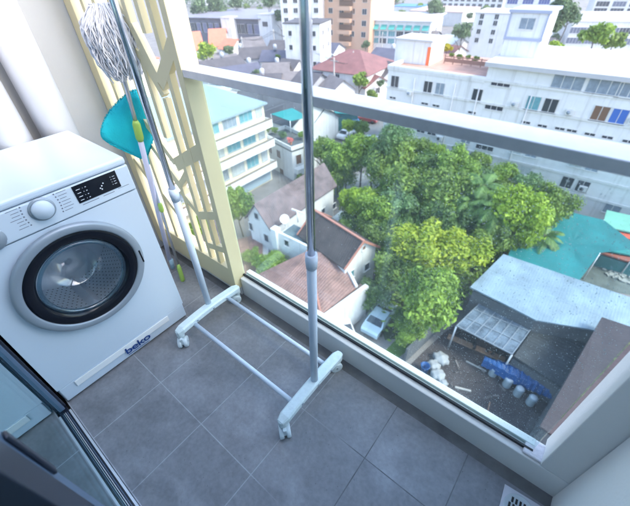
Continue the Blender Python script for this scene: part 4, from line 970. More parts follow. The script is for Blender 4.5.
# ------------------------------------------------------------ sheds and yard at lower right
S1 = [gz(470, 287, -19.6), gz(503.5, 254, -19.2), gz(650, 304, -19.2), gz(650, 346, -19.8), gz(589, 329, -19.7), gz(536, 320, -19.7), gz(500, 301.5, -19.6)]
sh = thing('steel_shed', 'large steel shed with pale blue corrugated roof at lower right', 'shed', (S1[0].x+3, S1[0].y+2, G))
MB().slab([S1[0], S1[6], S1[5], S1[4], S1[3], S1[2], S1[1]], .12).build('roof', ribbed('roof_steel_blue', (.20, .275, .33), 'X', .20, .55, var=.38, strength=.3, dist=.015, vscale=.45), sh)
cen = sum(S1, Vector())/len(S1)
MB().prism([(cen.x+(p.x-cen.x)*.95, cen.y+(p.y-cen.y)*.93) for p in S1], G, -19.95).build('wall', mat('shed_wall', (.10, .11, .12), .8, var=.3, vscale=.7), sh)
S2 = [gz(456.5, 326, -21.2), gz(482, 301.5, -21.0), gz(537, 321, -21.0), gz(512, 354.5, -21.2)]
gs = thing('glass_lean_to', 'translucent panelled lean-to roof in front of the blue shed', 'lean-to', (S2[0].x, S2[0].y, G))
MB().slab(S2[::-1], .05).build('roof', mat('polycarbonate', (.12, .16, .20), .25, var=.7, vscale=1.6), gs)
b = MB()
for k_ in range(7): t_ = k_/6; b.bar(S2[0].lerp(S2[3], t_)+Vector((0, 0, .04)), S2[1].lerp(S2[2], t_)+Vector((0, 0, .04)), .07, .06)
for t_ in (.0, .33, .66, 1): b.bar(S2[0].lerp(S2[1], t_)+Vector((0, 0, .04)), S2[3].lerp(S2[2], t_)+Vector((0, 0, .04)), .07, .06)
b.build('glazing_bar', mat('bar_pale', (.20, .24, .28), .5), gs)
for p in (S2[0], S2[3]): MB().tube([(p.x, p.y, G), (p.x, p.y, p.z-.05)], .07, 8).build('lean_to_post', steel, gs)
S3 = [gz(514, 356, -21.3), gz(538, 322, -21.2), gz(590, 331, -21.2), gz(604, 335, -21.2), gz(566, 390, -21.6)]
dk = thing('dark_shed', 'flat dark grey shed roof between the glass lean-to and the red roof', 'shed', (S3[0].x, S3[0].y, G))
MB().slab(S3[::-1], .12).build('roof', ribbed('roof_charcoal', (.035, .043, .048), 'Y', .3, .7, var=.5, vscale=1.2), dk); MB().prism([(p.x, p.y+.1) for p in S3], G, -21.75).build('wall', MATS['shed_wall'], dk)
S4 = [gz(602, 317, -18.6), gz(700, 350, -18.2), gz(720, 470, -18.8), gz(600, 470, -19.2), gz(540, 426, -19.2)]
rr = thing('red_roof_shed', 'long maroon corrugated shed roof beside the pier', 'shed', (S4[4].x, S4[4].y, G))
MB().slab(S4[::-1], .15).build('roof', ribbed('roof_maroon', (.038, .027, .031), 'Y', .3, .6, var=.25, vscale=.8, strength=.3), rr); c4 = sum(S4, Vector())/5
MB().prism([(c4.x+(p.x-c4.x)*.94, c4.y+(p.y-c4.y)*.94) for p in S4], G, -19.5).build('wall', MATS['shed_wall'], rr)
yd = [gz(*p, G+.008) for p in ((425, 350), (452, 326), (515, 350), (590, 400), (590, 470), (500, 460), (440, 420), (405, 370))]
struct(MB().quad(*[tuple(p) for p in yd]).build('yard', mat('yard_dirt', (.058, .05, .051), .9, var=.45, vscale=.9)))
# blue tarpaulin bench
ta, tb = gz(484, 358, -22.6), gz(559, 388, -22.6)
tn = Vector((tb.y-ta.y, -(tb.x-ta.x), 0)).normalized()
b = MB(); rd = random.Random(2); n_ = 44; rows = []
for k_ in range(n_+1):
    p = ta.lerp(tb, k_/n_); w_ = .18+.5*min(1, k_/18)+rd.uniform(-.06, .06); rows.append([p-tn*w_*.6+Vector((0, 0, rd.uniform(0, .14))), p+Vector((0, 0, .06+rd.uniform(0, .24))), p+tn*w_*.7+Vector((0, 0, rd.uniform(-.06, .02))), p+tn*w_*.9+Vector((0, 0, -.75))])
for k_ in range(n_):
    for j in range(3): b.quad(rows[k_][j], rows[k_][j+1], rows[k_+1][j+1], rows[k_+1][j])
b.build('blue_tarpaulin', mat('tarp_blue', (.010, .085, .27), .45, var=.25, vscale=2, bump=.3, bscale=8)); o = bpy.data.objects['blue_tarpaulin']; tag(o, 'crumpled bright blue tarpaulin strip along the edge of the dark shed', 'tarpaulin')
mtf = MB(); 
for p in rows[0][3:]+rows[-1][3:]: pass
drum_m = MB().lathe([(.0, .88), (.25, .88), (.29, .85), (.30, .80), (.285, .6), (.30, .45), (.285, .3), (.30, .1), (.28, 0), (0, 0)], Matrix.Rotation(-pi/2, 4, 'Y'), 24).mesh('drum'); drum_m.materials.append(mat('drum_white', (.30, .36, .40), .4))
lid_m = MB().lathe([(.0, .91), (.2, .91), (.22, .89), (.22, .881), (0, .881)], Matrix.Rotation(-pi/2, 4, 'Y'), 20).mesh('lid'); lid_m.materials.append(mat('drum_lid', (.60, .64, .66), .4))
for k_, (px, py) in enumerate(((494, 371), (508, 382), (519, 391), (532, 400))):
    p = gz(px, py, G+.5); t = thing('plastic_drum', ['white plastic drum first from the glass lean-to beside the tarpaulin', 'white plastic drum second from the glass lean-to beside the tarpaulin', 'white plastic drum third from the glass lean-to beside the tarpaulin', 'white plastic drum nearest the maroon roof beside the tarpaulin'][k_], 'drum', (p.x, p.y, G+.01), 'white drums beside the blue tarpaulin')
    o = bpy.data.objects.new('body', drum_m); C.objects.link(o); o.parent = t; o = bpy.data.objects.new('lid', lid_m); C.objects.link(o); o.parent = t
# yard clutter
def rock_bag(px, py, r, lab, m, seed):
    p = gz(px, py, G); rd = random.Random(seed); bm = bmesh.new(); bmesh.ops.create_icosphere(bm, subdivisions=3, radius=r)
    for v in bm.verts:
        q = v.co.copy(); f = 1+.22*sin(7*q.x/r+seed)*sin(5*q.y/r+seed*2)+rd.uniform(-.05, .05); v.co = Vector((q.x*f*1.15, q.y*f, max(q.z*f*.75, -r*.45)))
    for f_ in bm.faces: f_.smooth = True
    me = bpy.data.meshes.new('sack'); bm.to_mesh(me); bm.free(); me.materials.append(m); o = bpy.data.objects.new('sack', me); C.objects.link(o); o.location = (p.x, p.y, G+.45*r+.01); tag(o, lab, 'sack', 'sacks in the brown yard')
sk = mat('sack_white', (.33, .35, .36), .7, var=.15, vscale=4, bump=.4, bscale=14)
rock_bag(440, 360, .55, 'white sack at the top of the heap in the brown yard', sk, 1); rock_bag(433, 367, .5, 'white sack in the middle of the heap beside the blue bin', sk, 2); rock_bag(437, 376, .5, 'white sack at the lower end of the heap', sk, 3); rock_bag(443, 384, .32, 'small pale sack apart from the heap', sk, 4)
p = gz(424.5, 369, G+.3); t = thing('blue_bin', 'blue plastic bin left of the white sacks', 'bin', (p.x, p.y, G+.01))
MB().lathe([(0, 0), (.26, 0), (.33, .75), (.36, .76), (.36, .8), (.31, .8), (.25, .06), (0, .05)], Matrix.Translation((p.x, p.y, G+.01)) @ Matrix.Rotation(-pi/2, 4, 'Y'), 24).build('body', MATS['tarp_blue'], t); MB().tube([(p.x-.36, p.y, G+.7), (p.x-.4, p.y, G+.8), (p.x-.36, p.y, G+.86)], .02, 6).build('grip', MATS['tarp_blue'], t)
wood = mat('old_wood', (.33, .20, .13), .8, var=.3, vscale=3); pale_wood = mat('pale_timber', (.46, .44, .40), .8, var=.2, vscale=3)
for k_, (a, c, m_, lab, wd) in enumerate((((448, 336), (505, 360), wood, 'long orange brown timber along the foot of the glass lean-to', .5), ((455, 387), (471, 391), pale_wood, 'short pale plank lying in the middle of the yard', .14), ((466, 361), (486, 371), pale_wood, 'pale plank lying near the lean-to', .1), ((490, 402), (484, 425), wood, 'thin brown plank across the yard near the drums', .07))):
    p, q = gz(*a, G+.1), gz(*c, G+.1); o = MB().bar(p, q, wd, .12).build('timber_plank', m_, bevel=.01, loc=p); tag(o, lab, 'plank', 'planks in the brown yard')
for k_, (px, py) in enumerate(((474, 346), (490, 352), (459, 333))):
    p = gz(px, py, G+.25); o = MB().lathe([(.28, -.1), (.34, -.06), (.34, .06), (.28, .1), (.2, .08), (.2, -.08)], Matrix.Translation((p.x, p.y, G+.34)) @ Matrix.Rotation(.4+k_, 4, 'Z'), 24, closed=True).build('tyre', black_rubber, loc=(p.x, p.y, G+.3)); tag(o, ['black tyre leaning in the middle of the orange brown timber', 'black tyre at the right end of the timber by the lean-to', 'black tyre at the left end of the timber by the grass'][k_], 'tyre', 'tyres along the lean-to')
# boundary wall
wa, wc = gz(404, 362, G), gz(446, 322, G); o = MB().bar(wa+Vector((0, 0, .9)), wc+Vector((0, 0, .9)), .18, 1.8).build('boundary_wall', MATS['shed_wall'], loc=wa); tag(o, 'dark low boundary wall between the grass strip and the brown yard', 'wall')

# teal net court
T = [(507, 258, -20.6), (522, 222, -20.6), (566, 211, -20.2), (604, 220, -20.2), (640, 248, -20.5), (600, 253, -20.6), (578, 282, -20.7)]
Tp = [gz(*p) for p in T]; tc_ = sum(Tp, Vector())/len(Tp)
nt_ = thing('shade_net', 'large teal shade net sagging over the court beyond the blue shed', 'net', (tc_.x, tc_.y, G))
b = MB(); rd = random.Random(8); N_ = len(Tp); rings = []
for s in (1, .8, .6, .4, .2):
    ring = []
    for k_ in range(N_*5):
        j = k_//5; e = Tp[j].lerp(Tp[(j+1) % N_], (k_ % 5)/5); p = tc_.lerp(e, s); ring.append(p+Vector((0, 0, -.22*(1-s)+(rd.uniform(-.05, .05) if s < 1 else 0))))
    rings.append(ring)
for i in range(4):
    for k_ in range(N_*5): b.quad(rings[i][k_], rings[i][(k_+1) % (N_*5)], rings[i+1][(k_+1) % (N_*5)], rings[i+1][k_], smooth=True)
cpt = tc_+Vector((0, 0, -.2))
for k_ in range(N_*5): b.quad(rings[4][k_], rings[4][(k_+1) % (N_*5)], cpt, smooth=True)
netm = b.build('netting', mat('net_teal', (.005, .16, .17), .6, var=.3, vscale=.5, bump=.3, bscale=3), nt_); weld(netm)
for p in Tp: MB().tube([(p.x, p.y, G), tuple(p)], .06, 8).build('net_post', steel, nt_)
def low_shed(pts, z, lab, m, name='low_shed'):
    P_ = [gz(px, py, z) for px, py in pts]; c = sum(P_, Vector())/len(P_); t = thing(name, lab, 'shed', (c.x, c.y, G)); MB().slab(P_, .15).build('roof', m, t)
    MB().prism([(c.x+(p.x-c.x)*.93, c.y+(p.y-c.y)*.93) for p in P_], G, z-.3).build('wall', mat('shed_wall_teal', (.05, .17, .17), .7, var=.3, vscale=.6), t); return t
low_shed([(602, 226), (607, 210), (660, 222), (660, 238)][::-1], -21.0, 'low shed with light sea green roof below the white block', mat('roof_sea_green', (.16, .42, .33), .6, var=.15, vscale=.5))
low_shed([(603, 233), (606, 224), (660, 236), (660, 246)][::-1], -21.3, 'low shed with vermilion red roof at the right edge', mat('roof_vermilion', (.62, .11, .06), .6, var=.15, vscale=.5))
low_shed([(594, 248), (600, 243), (680, 258), (680, 264)][::-1], -22.0, 'low shed with teal roof in front of the red one', tealc)
low_shed([(592, 250), (594, 246), (640, 260), (640, 265)][::-1], -22.3, 'narrow shed with rusty red brown roof edge', mat('roof_rust', (.30, .10, .07), .7, var=.3, vscale=1))
ct = [gz(*p, G+.01) for p in ((575, 285), (592, 249), (660, 264), (660, 300))]
struct(MB().quad(*[tuple(p) for p in ct][::-1]).build('court', mat('court_grey', (.10, .125, .115), .8, var=.6, vscale=.8)))
rd = random.Random(12); b = MB(); PT = [gz(*p, G) for p in ((600, 262), (635, 272), (630, 285), (605, 275))]
for i in range(160):
    p = PT[0].lerp(PT[1], rd.random()).lerp(PT[3].lerp(PT[2], rd.random()), rd.random()); s = rd.uniform(.05, .16); b.box(-s, s, -s*.7, s*.7, 0, s, Matrix.Translation((p.x, p.y, G+.012)) @ Matrix.Rotation(rd.random()*3, 4, 'Z'))
o = b.build('rubble', mat('rubble_pale', (.28, .30, .28), .8)); tag(o, 'pale rubble scattered on the dark court floor', 'rubble', kind='stuff')

# ------------------------------------------------------------ cars
def car(px, py, px2, py2, paint, lab, L=4.2, group='parked cars'):
    a, c = gz(px, py, G+.5), gz(px2, py2, G+.5); d = c-a; ang = atan2(d.y, d.x); ctr = (a+c)/2
    t = thing('parked_car', lab, 'car', (ctr.x, ctr.y, G+.012), group); t.rotation_euler = (0, 0, ang)
    prof = [(-2.1, .35), (-2.1, .75), (-1.95, .92), (-1.35, .98), (-.75, 1.42), (.35, 1.44), (1.0, .98), (1.85, .86), (2.1, .68), (2.1, .35)]
    def shell(pr, wf):
        b = MB(); rows_ = []
        for x, z in pr:
            w_ = .86*wf(z)*(1-.10*max(0, abs(x)-1.4)); rows_.append((Vector((x, -w_, z)), Vector((x, w_, z))))
        n = len(rows_)
        for k in range(n): b.quad(rows_[k][0], rows_[k][1], rows_[(k+1) % n][1], rows_[(k+1) % n][0])
        b.v += [tuple(r[0]) for r in rows_]; b.f.append(tuple(range(len(b.v)-n, len(b.v)))); b.sm.append(False)
        b.v += [tuple(r[1]) for r in rows_]; b.f.append(tuple(range(len(b.v)-n, len(b.v)))[::-1]); b.sm.append(False)
        return b
    def put(mb, name, m, bevel=0, par=t):
        me = mb.mesh(name); me.materials.append(m); o = bpy.data.objects.new(name, me); C.objects.link(o); o.parent = par
        if bevel: bb = o.modifiers.new('bevel', 'BEVEL'); bb.width = bevel; bb.segments = 3; bb.angle_limit = radians(25)
        return o
    bo = put(shell(prof, lambda z: 1 if z < .99 else .80), 'body', paint, .05)
    put(MB().slab([Vector((.42, -.62, 1.425)), Vector((.98, -.72, 1.03)), Vector((.98, .72, 1.03)), Vector((.42, .62, 1.425))], -.02), 'windscreen', pane_d, par=bo)
    put(MB().slab([Vector((-.80, -.62, 1.41)), Vector((-.80, .62, 1.41)), Vector((-1.32, .72, 1.02)), Vector((-1.32, -.72, 1.02))], -.02), 'rear_window', pane_d, par=bo)
    for s in (-1, 1):
        put(MB().quad(Vector((-1.2, s*.80, 1.04)), Vector((.9, s*.80, 1.04)), Vector((.35, s*.715, 1.38)), Vector((-.72, s*.715, 1.38))), 'side_window', pane_d, par=bo)
        put(MB().box(1.98, 2.08, s*.5-.16, s*.5+.16, .66, .76), 'headlight', w_wall, par=bo)
        for x in (-1.3, 1.3): put(MB().lathe([(0, -.1), (.30, -.1), (.31, 0), (.30, .1), (0, .1)], Matrix.Translation((x, s*.80, .31)) @ Matrix.Rotation(pi/2, 4, 'Z'), 20), 'wheel', black_rubber, par=bo)
    return t
car(371, 331, 389, 307, mat('paint_pale_blue', (.50, .64, .72), .25, metal=.1, coat=.6), 'pale blue sedan parked between the white gable wall and the trees')
car(344, 333, 339, 316, mat('paint_white', (.72, .74, .76), .25, coat=.6), 'white car half hidden by the kerb beside the terracotta roof')
car(342, 137, 350, 132, MATS['paint_white'], 'white car in the parking yard under the handrail')
car(367, 143, 373, 139, mat('paint_silver', (.45, .50, .55), .3, metal=.4, coat=.5), 'silver car at the right of the parking yard')
car(358, 118, 378, 121, mat('paint_red', (.45, .06, .06), .3, coat=.5), 'dark red car at the back of the parking yard')
p = [gz(*q, G+.9) for q in ((347, 312), (366, 306), (360, 296), (345, 300))]; o = MB().slab(p[::-1], .88).build('stone_planter', mat('planter_stone', (.28, .23, .19), .9, var=.3, vscale=3), loc=p[0]); tag(o, 'brown stone planter beside the parked blue car', 'planter')

# ------------------------------------------------------------ nearer background houses
def fbox(name, label, cat, pL, pR, top, depth, wallm, roofm=None, z0=G, rows=(), n=0, w=1.4, h=1.3, panes=None, side=None, parapet=0, over=.2, group=None, zt=None):
    A, B = gz(*pL, z0), gz(*pR, z0); d = (B-A).normalized(); nrm = Vector((-d.y, d.x, 0))
    if nrm.y < 0 and abs(nrm.y) > .3: nrm = -nrm
    z1 = zt if zt is not None else gxy((pL[0]+pR[0])/2, top, (A+B)/2)
    Cc, Dd = B+nrm*depth, A+nrm*depth
    t = box_house(name, label, cat, [(A.x, A.y), (B.x, B.y), (Cc.x, Cc.y), (Dd.x, Dd.y)], z1, wallm, roofm, over=over, parapet=parapet, z0=z0, group=group)
    if n:
        H = z1-z0
        face_windows(t, A, B, [z0+H*r_ for r_ in rows], n, w, h, panes or [pane_d])
        if side: face_windows(t, B, Cc, [z0+H*r_ for r_ in rows], side, w, h, panes or [pane_d])
    return t
def fgable(label, p1, p2, W, ze, zr, wallm, roofm, hip=0.0, wins=2, name='house', zref=None, over=.4, group='houses among the far roofs', trim=None):
    zq = zr if zref is None else zref
    a, c = gz(*p1, zq), gz(*p2, zq); d = c-a; return gable_house(name, label, tuple(((a+c)/2)[:2]), max(d.length-2*over, 2)+2*hip, W, atan2(d.y, d.x), ze, zr, wallm, roofm, over=over, hip=hip, wins=wins, group=group, trim=trim)
fgable('house with broad slate blue roof behind the canopy terrace', (262, 91), (312, 104), 9, -18.5, -16.2, w_wall, roof_slate, wins=0)
fgable('white gable house with slate roof just right of the rack pole', (306, 101), (326, 107), 7, -20, -17.6, w_wall, roof_slate, wins=1)
t = low_shed([(335, 113), (333, 105), (356, 108), (359, 114)][::-1], -20.5, 'teal roofed parking shelter right of the rack pole', tealc)
t = low_shed([(345, 118), (340, 112), (356, 115), (360, 121)][::-1], -21.6, 'blue roofed stall behind the parking yard', mat('roof_stall_blue', (.10, .24, .50), .6))
fgable('low pale roof behind the balcony flats roof', (203, 84), (232, 88), 8, -18.5, -16.8, w_wall, mat('roof_pale_grey', (.42, .48, .5), .7, var=.2, vscale=.4), wins=0)
fgable('low slate roof at the right of the pale roof', (236, 84), (262, 90), 7, -19, -17.2, w_wall, roof_slate, wins=0)
fgable('red hip roofed house with white walls in the upper centre', (349, 49), (360, 50), 15, -18.0, -14.8, w_wall, roof_red, hip=6.5, wins=3, trim=None)
fgable('smaller red roofed wing right of the red hip roofed house', (368, 72), (380, 76), 7, -20.5, -18.6, w_wall, roof_red, wins=1)
fgable('navy roofed house below the teal awnings', (376, 47), (408, 50), 10, -18.5, -16.5, w_wall, roof_navy, wins=3)
fgable('navy roofed house left of the red hip roof', (318, 42), (340, 43), 10, -18.5, -16.5, w_wall, roof_navy, wins=2)
RO = [((196, 62), (240, 55), 9), ((215, 68), (258, 62), 9), ((240, 74), (282, 73), 10), ((262, 63), (290, 62), 8), ((238, 48), (268, 46), 8), ((262, 50), (288, 50), 8), ((270, 82), (300, 82), 8), ((240, 38), (262, 36), 10), ((270, 40), (288, 40), 9), ((318, 62), (330, 64), 9), ((300, 70), (322, 74), 8), ((268, 72), (300, 71), 7)]
RL = ['dark roofed house above the handrail nearest the yellow post', 'dark roofed house second from the yellow post above the handrail', 'broad dark roofed house above the middle of the left handrail', 'dark roofed house left of the white stair tower', 'dark roofed house behind the coral roofs', 'dark roofed house between the long shed end and the white tower', 'dark roofed house touching the handrail left of the pole', 'dark roofed house right under the long shed', 'dark roofed house below the long shed white end', 'dark roofed house beside the red hip roof', 'dark roofed house right behind the rack pole', 'dark roofed house in front of the white stair tower']
for k_, ((a, c, W_), lab) in enumerate(zip(RO, RL)): fgable(lab, a, c, W_, -19.5-.2*(k_ % 3), -17.3-.3*(k_ % 3), [w_wall, grey_wall, w_wall2][k_ % 3], [roof_slate, roof_navy, roof_slate, mat('roof_grey_brown', (.15, .14, .14), .7, var=.3, vscale=.5)][k_ % 4], wins=2)
for k_, (a, c) in enumerate((((208, 29), (226, 28)), ((188, 32), (200, 31)), ((224, 38), (238, 39)))): fgable(['coral roofed house in the middle of the three coral roofs', 'coral roofed house half behind the yellow post', 'small red orange roof right of the coral roofs'][k_], a, c, 17 if k_ < 2 else 8, -21.8, -17.2 if k_ < 2 else -19.2, w_wall2, roof_coral, wins=0)
# far blocks
fbox('long_shed', 'long violet grey station shed with dark glazed side at top left', 'building', (188, 42), (262, 46), 18, 30, mat('wall_indigo', (.12, .125, .16), .6, var=.2, vscale=.1), mat('roof_violet', (.22, .22, .26), .6, var=.1, vscale=.1), rows=(.62,), n=12, w=4.2, h=3.2, panes=[pane_d, mat('pane_indigo', (.10, .11, .2), .3)], over=1.2)
fbox('end_block', 'small white end block of the long station shed', 'building', (261, 46), (274, 47), 15, 12, w_wall, rows=(.72,), n=1, w=2.5, h=1.6)
fbox('shed_bay', 'white bay standing in front of the station shed', 'building', (225, 46), (234, 46.5), 18, 5, w_wall)
fbox('stair_tower', 'white stair tower block with small windows left of the rack pole', 'building', (288, 82), (321, 84), 24, 9, w_wall, roof_slate, rows=(.35, .62, .85), n=3, w=.9, h=1.1, side=2)
fbox('white_highrise', 'white high block behind the stair tower at the top edge', 'building', (284, 52), (322, 53), -30, 14, w_wall, rows=(.3, .42, .54, .66, .78, .9), n=4, w=1.5, h=1.4)
pb_ = fbox('peach_apartments', 'tall peach apartment block with stacked balconies at the top centre', 'building', (316, 50), (368, 55), -45, 18, peach, rows=(.22, .34, .46, .58, .70, .82, .94), n=5, w=1.6, h=1.5, panes=[pane_b, pane_d])
A, B = gz(338, 52, G), gz(352, 53.5, G)
for k_ in range(9):
    z = G+3+k_*3.4; p, q = A.lerp(B, .1), A.lerp(B, .95); MB().bar(p+Vector((0, -.9, z-G)), q+Vector((0, -.9, z-G)), 1.5, 1.1).build('balcony', peach, pb_); MB().bar(p+Vector((0, -.2, z-G+1.4)), q+Vector((0, -.2, z-G+1.4)), .3, 1.5).build('balcony_opening', pane_b, pb_)
ab = fbox('awning_block', 'low white block with a row of teal window awnings', 'building', (356, 52), (426, 56), 21, 22, w_wall, mat('roof_lavender', (.55, .56, .62), .6, var=.06, vscale=.2), rows=(.40, .62), n=9, w=2.2, h=1.5, panes=[pane_d, pane_teal], side=3, over=.8)
A, B = gz(356, 52, G), gz(426, 56, G); zA = gxy(390, 26, (A+B)/2)
dd_ = (B-A).normalized()
for k_ in range(9):
    p = A.lerp(B, (k_+.5)/9); e = dd_*((B-A).length/9*.36); nrm = Vector((dd_.y, -dd_.x, 0)); 
    MB().slab([Vector((p.x, p.y, zA+.3))-e, Vector((p.x, p.y, zA-.9))-e+nrm*1.3, Vector((p.x, p.y, zA-.9))+e+nrm*1.3, Vector((p.x, p.y, zA+.3))+e], .08).build('awning', mat('awning_teal', (.06, .34, .30), .6), ab)
fbox('pink_roof_hall', 'low hall with pinkish roof behind the awning block', 'building', (408, 24), (460, 27), 12, 25, w_wall2, mat('roof_pink', (.50, .36, .32), .7, var=.1, vscale=.2))
fbox('blue_roof_hall', 'hall with bright blue tarpaulin roof at the top edge', 'building', (392, 17), (420, 18), 7, 14, w_wall, mat('roof_cobalt', (.04, .20, .48), .5, var=.2, vscale=.2))
fbox('white_row', 'pale row building behind the pink roofed hall', 'building', (440, 14), (500, 16), -4, 18, w_wall, rows=(.5, .8), n=10, w=2, h=1.6)
fbox('tower_annex', 'white mid rise block with small square windows left of the water tank tower', 'building', (464, 66), (505, 70), 14, 12, w_wall, rows=(.52, .68, .84, .95), n=3, w=1.0, h=1.1, side=2)
A, B = gz(500, 55.5, ZR), gz(534, 59.5, ZR); B.y = A.y
tw = thing('tank_tower', 'white roof tower outlined by blue grey bands with one square window', 'tower', ((A.x+B.x)/2, A.y+2.5, ZR))
zt1 = gxy(524, 13, (A+B)/2); zt0 = gxy(517, 39, (A+B)/2); bl = mat('band_blue', (.34, .37, .48), .6)
MB().box(A.x, B.x, A.y, A.y+5, ZR+.002, zt1).build('wall', w_wall, tw); MB().box(A.x-.25, B.x+.25, A.y-.25, A.y+5.25, zt1+.002, zt1+.3).build('roof', bl, tw)
MB().box(A.x-.12, B.x+.12, A.y-.12, A.y+5.12, zt0-.14, zt0+.14).build('band', bl, tw)
for xx in (A.x, B.x): MB().box(xx-.1, xx+.1, A.y-.1, A.y-.001, zt0+.141, zt1).build('corner_band', bl, tw)
add_window(tw, ((A.x+B.x)/2, A.y, (zt0+zt1)/2+.25), 0, 1.5, 1.05, pane_m)
fbox('blue_window_block', 'white block with wide blue windows behind the tank tower', 'building', (495, 40), (555, 43), -25, 16, w_wall, rows=(.48, .62, .76), n=4, w=3.4, h=1.6, panes=[mat('pane_navy', (.05, .08, .25), .2)])
rb = fbox('ribbon_window_block', 'large white terraced block with ribbon windows at the top right', 'building', (560, 58), (690, 62), 22, 25, w_wall, rows=(.50, .78), n=8, w=4.2, h=1.5, panes=[pane_d, mat('pane_slate', (.12, .14, .2), .2)])
fbox('upper_terrace_block', 'upper set back storeys of the ribbon window block at the top right', 'building', (582, 36), (700, 40), -20, 20, w_wall, rows=(.48, .60, .72), n=7, w=4.0, h=1.5, panes=[pane_d, MATS['pane_slate']])
for k_, px in enumerate((211, 218)):
    A = gz(px, 26, G); t = thing('pale_column', ['left of two pale tall columns behind the station shed', 'right of two pale tall columns behind the station shed'][k_], 'column', A, 'columns behind the station shed'); MB().tube([A, A+Vector((0, 0, 26))], [2.0, 1.7], 14).build('shaft', w_wall, t); MB().box(A.x-3, A.x+3, A.y-3, A.y+3, G+26, G+28).build('head', w_wall, t)
# left side seen through the lattice
fbox('lattice_flats', 'white flats seen in pieces through the yellow screen', 'building', (70, 80), (140, 108), 52, 8, w_wall, roof_coral, rows=(.3, .5, .7, .88), n=9, w=1.4, h=1.4, panes=[pane_d, mat('pane_violet', (.12, .10, .2), .3), pane_b])
tree(150, 215, 18, 'lime', 'lime green tree glimpsed through the lower part of the lattice', -20, 1.3, group=None); tree(200, 225, 12, 'fresh', 'fresh green tree glimpsed beside the lattice post', -21, 1.3, group=None); tree(170, 190, 14, 'dark', 'dark tree glimpsed through the middle of the lattice', -19.5, 1.2, group=None)

rd = random.Random(31); bb_ = MB(); cols = []
Yp = [gz(*p, G) for p in ((430, 356), (455, 334), (505, 362), (530, 405), (500, 440), (450, 402))]; yc = sum(Yp, Vector())/6
for i in range(60):
    j = rd.randrange(6); e = Yp[j].lerp(Yp[(j+1) % 6], rd.random()); p = yc.lerp(e, sqrt(rd.random())); s = rd.uniform(.04, .14); f_ = rd.choice((1, 1, 4))
    bb_.box(-s*f_*.6, s*f_*.6, -s*.5, s*.5, 0, s*rd.uniform(.2, 1), Matrix.Translation((p.x, p.y, G+.014)) @ Matrix.Rotation(rd.random()*3, 4, 'Z'))
o = bb_.build('scrap', mat('scrap_mixed', (.12, .11, .105), .8, island=.9)); tag(o, 'scattered scrap and offcuts littering the brown yard', 'scrap', kind='stuff')
tank_m = mat('tank_blue_grey', (.30, .36, .42), .45); 
p = gz(533, 55, ZR); t = thing('roof_bucket', 'small cyan tub beside the foot of the roof tower', 'tub', p)
MB().lathe([(0, 0), (.4, 0), (.5, .9), (.54, .9), (.54, .95), (.46, .95), (.38, .06), (0, .05)], Matrix.Translation(p+Vector((0, 0, .01))) @ Matrix.Rotation(-pi/2, 4, 'Y'), 18).build('shell', mat('tub_cyan', (.05, .42, .48), .5), t); MB().tube([p+Vector((-.5, 0, .9)), p+Vector((0, 0, 1.3)), p+Vector((.5, 0, .9))], .03, 6).build('handle', steel, t)
conc_p = mat('pole_concrete', (.34, .33, .31), .8)
PP = [(246, 70), (276, 60), (300, 64), (334, 100), (352, 92), (380, 66)]; prev = None
for k_, (px, py) in enumerate(PP):
    p = gz(px, py, G); t = thing('utility_pole', ['utility pole nearest the yellow post among the dark roofs', 'utility pole between the long shed and the handrail', 'utility pole left of the red hip roof behind the rack pole', 'utility pole by the teal parking shelter', 'utility pole in front of the red hip roof', 'utility pole left of the penthouse'][k_], 'utility pole', p, 'utility poles among the roofs')
    MB().tube([p, p+Vector((0, 0, 9))], [.22, .14], 8).build('shaft', conc_p, t); MB().bar(p+Vector((-1.1, 0, 8.3)), p+Vector((1.1, 0, 8.3)), .14, .14).build('crossarm', conc_p, t)
    if prev is not None:
        w_ = MB()
        for dx in (-.9, 0, .9): w_.tube([prev.lerp(p, q/8)+Vector((dx, 0, 8.4-1.2*sin(pi*q/8))) for q in range(9)], .035, 4, cap=False)
        w_.build('cable', black_rubber, t)
    prev = p
HX = [((212, 58), (236, 53), 8), ((282, 58), (300, 60), 7), ((250, 78), (268, 80), 7), ((226, 78), (244, 80), 7), ((330, 74), (344, 80), 6), ((384, 60), (398, 63), 8), ((448, 44), (462, 46), 9), ((446, 34), (462, 36), 9), ((425, 30), (440, 31), 9), ((306, 88), (322, 93), 7), ((280, 92), (300, 97), 7), ((318, 52), (332, 54), 8), ((470, 22), (490, 23), 12), ((540, 36), (556, 38), 10), ((545, 12), (560, 13), 14)]
HL = ['low roof right of the yellow green tree at the coral roofs', 'low roof tucked left of the rack pole behind the stair tower', 'small roof just above the handrail, middle left', 'small roof just above the handrail beside the post', 'small roof at the left foot of the red hip roof', 'small roof between the navy roof and the penthouse', 'roof behind the yellow flowering shrub', 'roof beside the round grey green tree', 'roof right of the awning block end wall', 'roof behind the rack pole below the handrail', 'roof left of the rack pole below the handrail', 'roof at the left of the peach block foot', 'pale roof above the mid rise block', 'roof right of the tank tower', 'roof in the gap between the far white blocks']
for k_, ((a, c, W_), lab) in enumerate(zip(HX, HL)): fgable(lab, a, c, W_, -20.2+.3*(k_ % 3), -18.2+.4*(k_ % 3), [w_wall2, w_wall, grey_wall][k_ % 3], [MATS['roof_grey_brown'], roof_slate, roof_red, MATS['roof_pale_grey']][k_ % 4], wins=2)

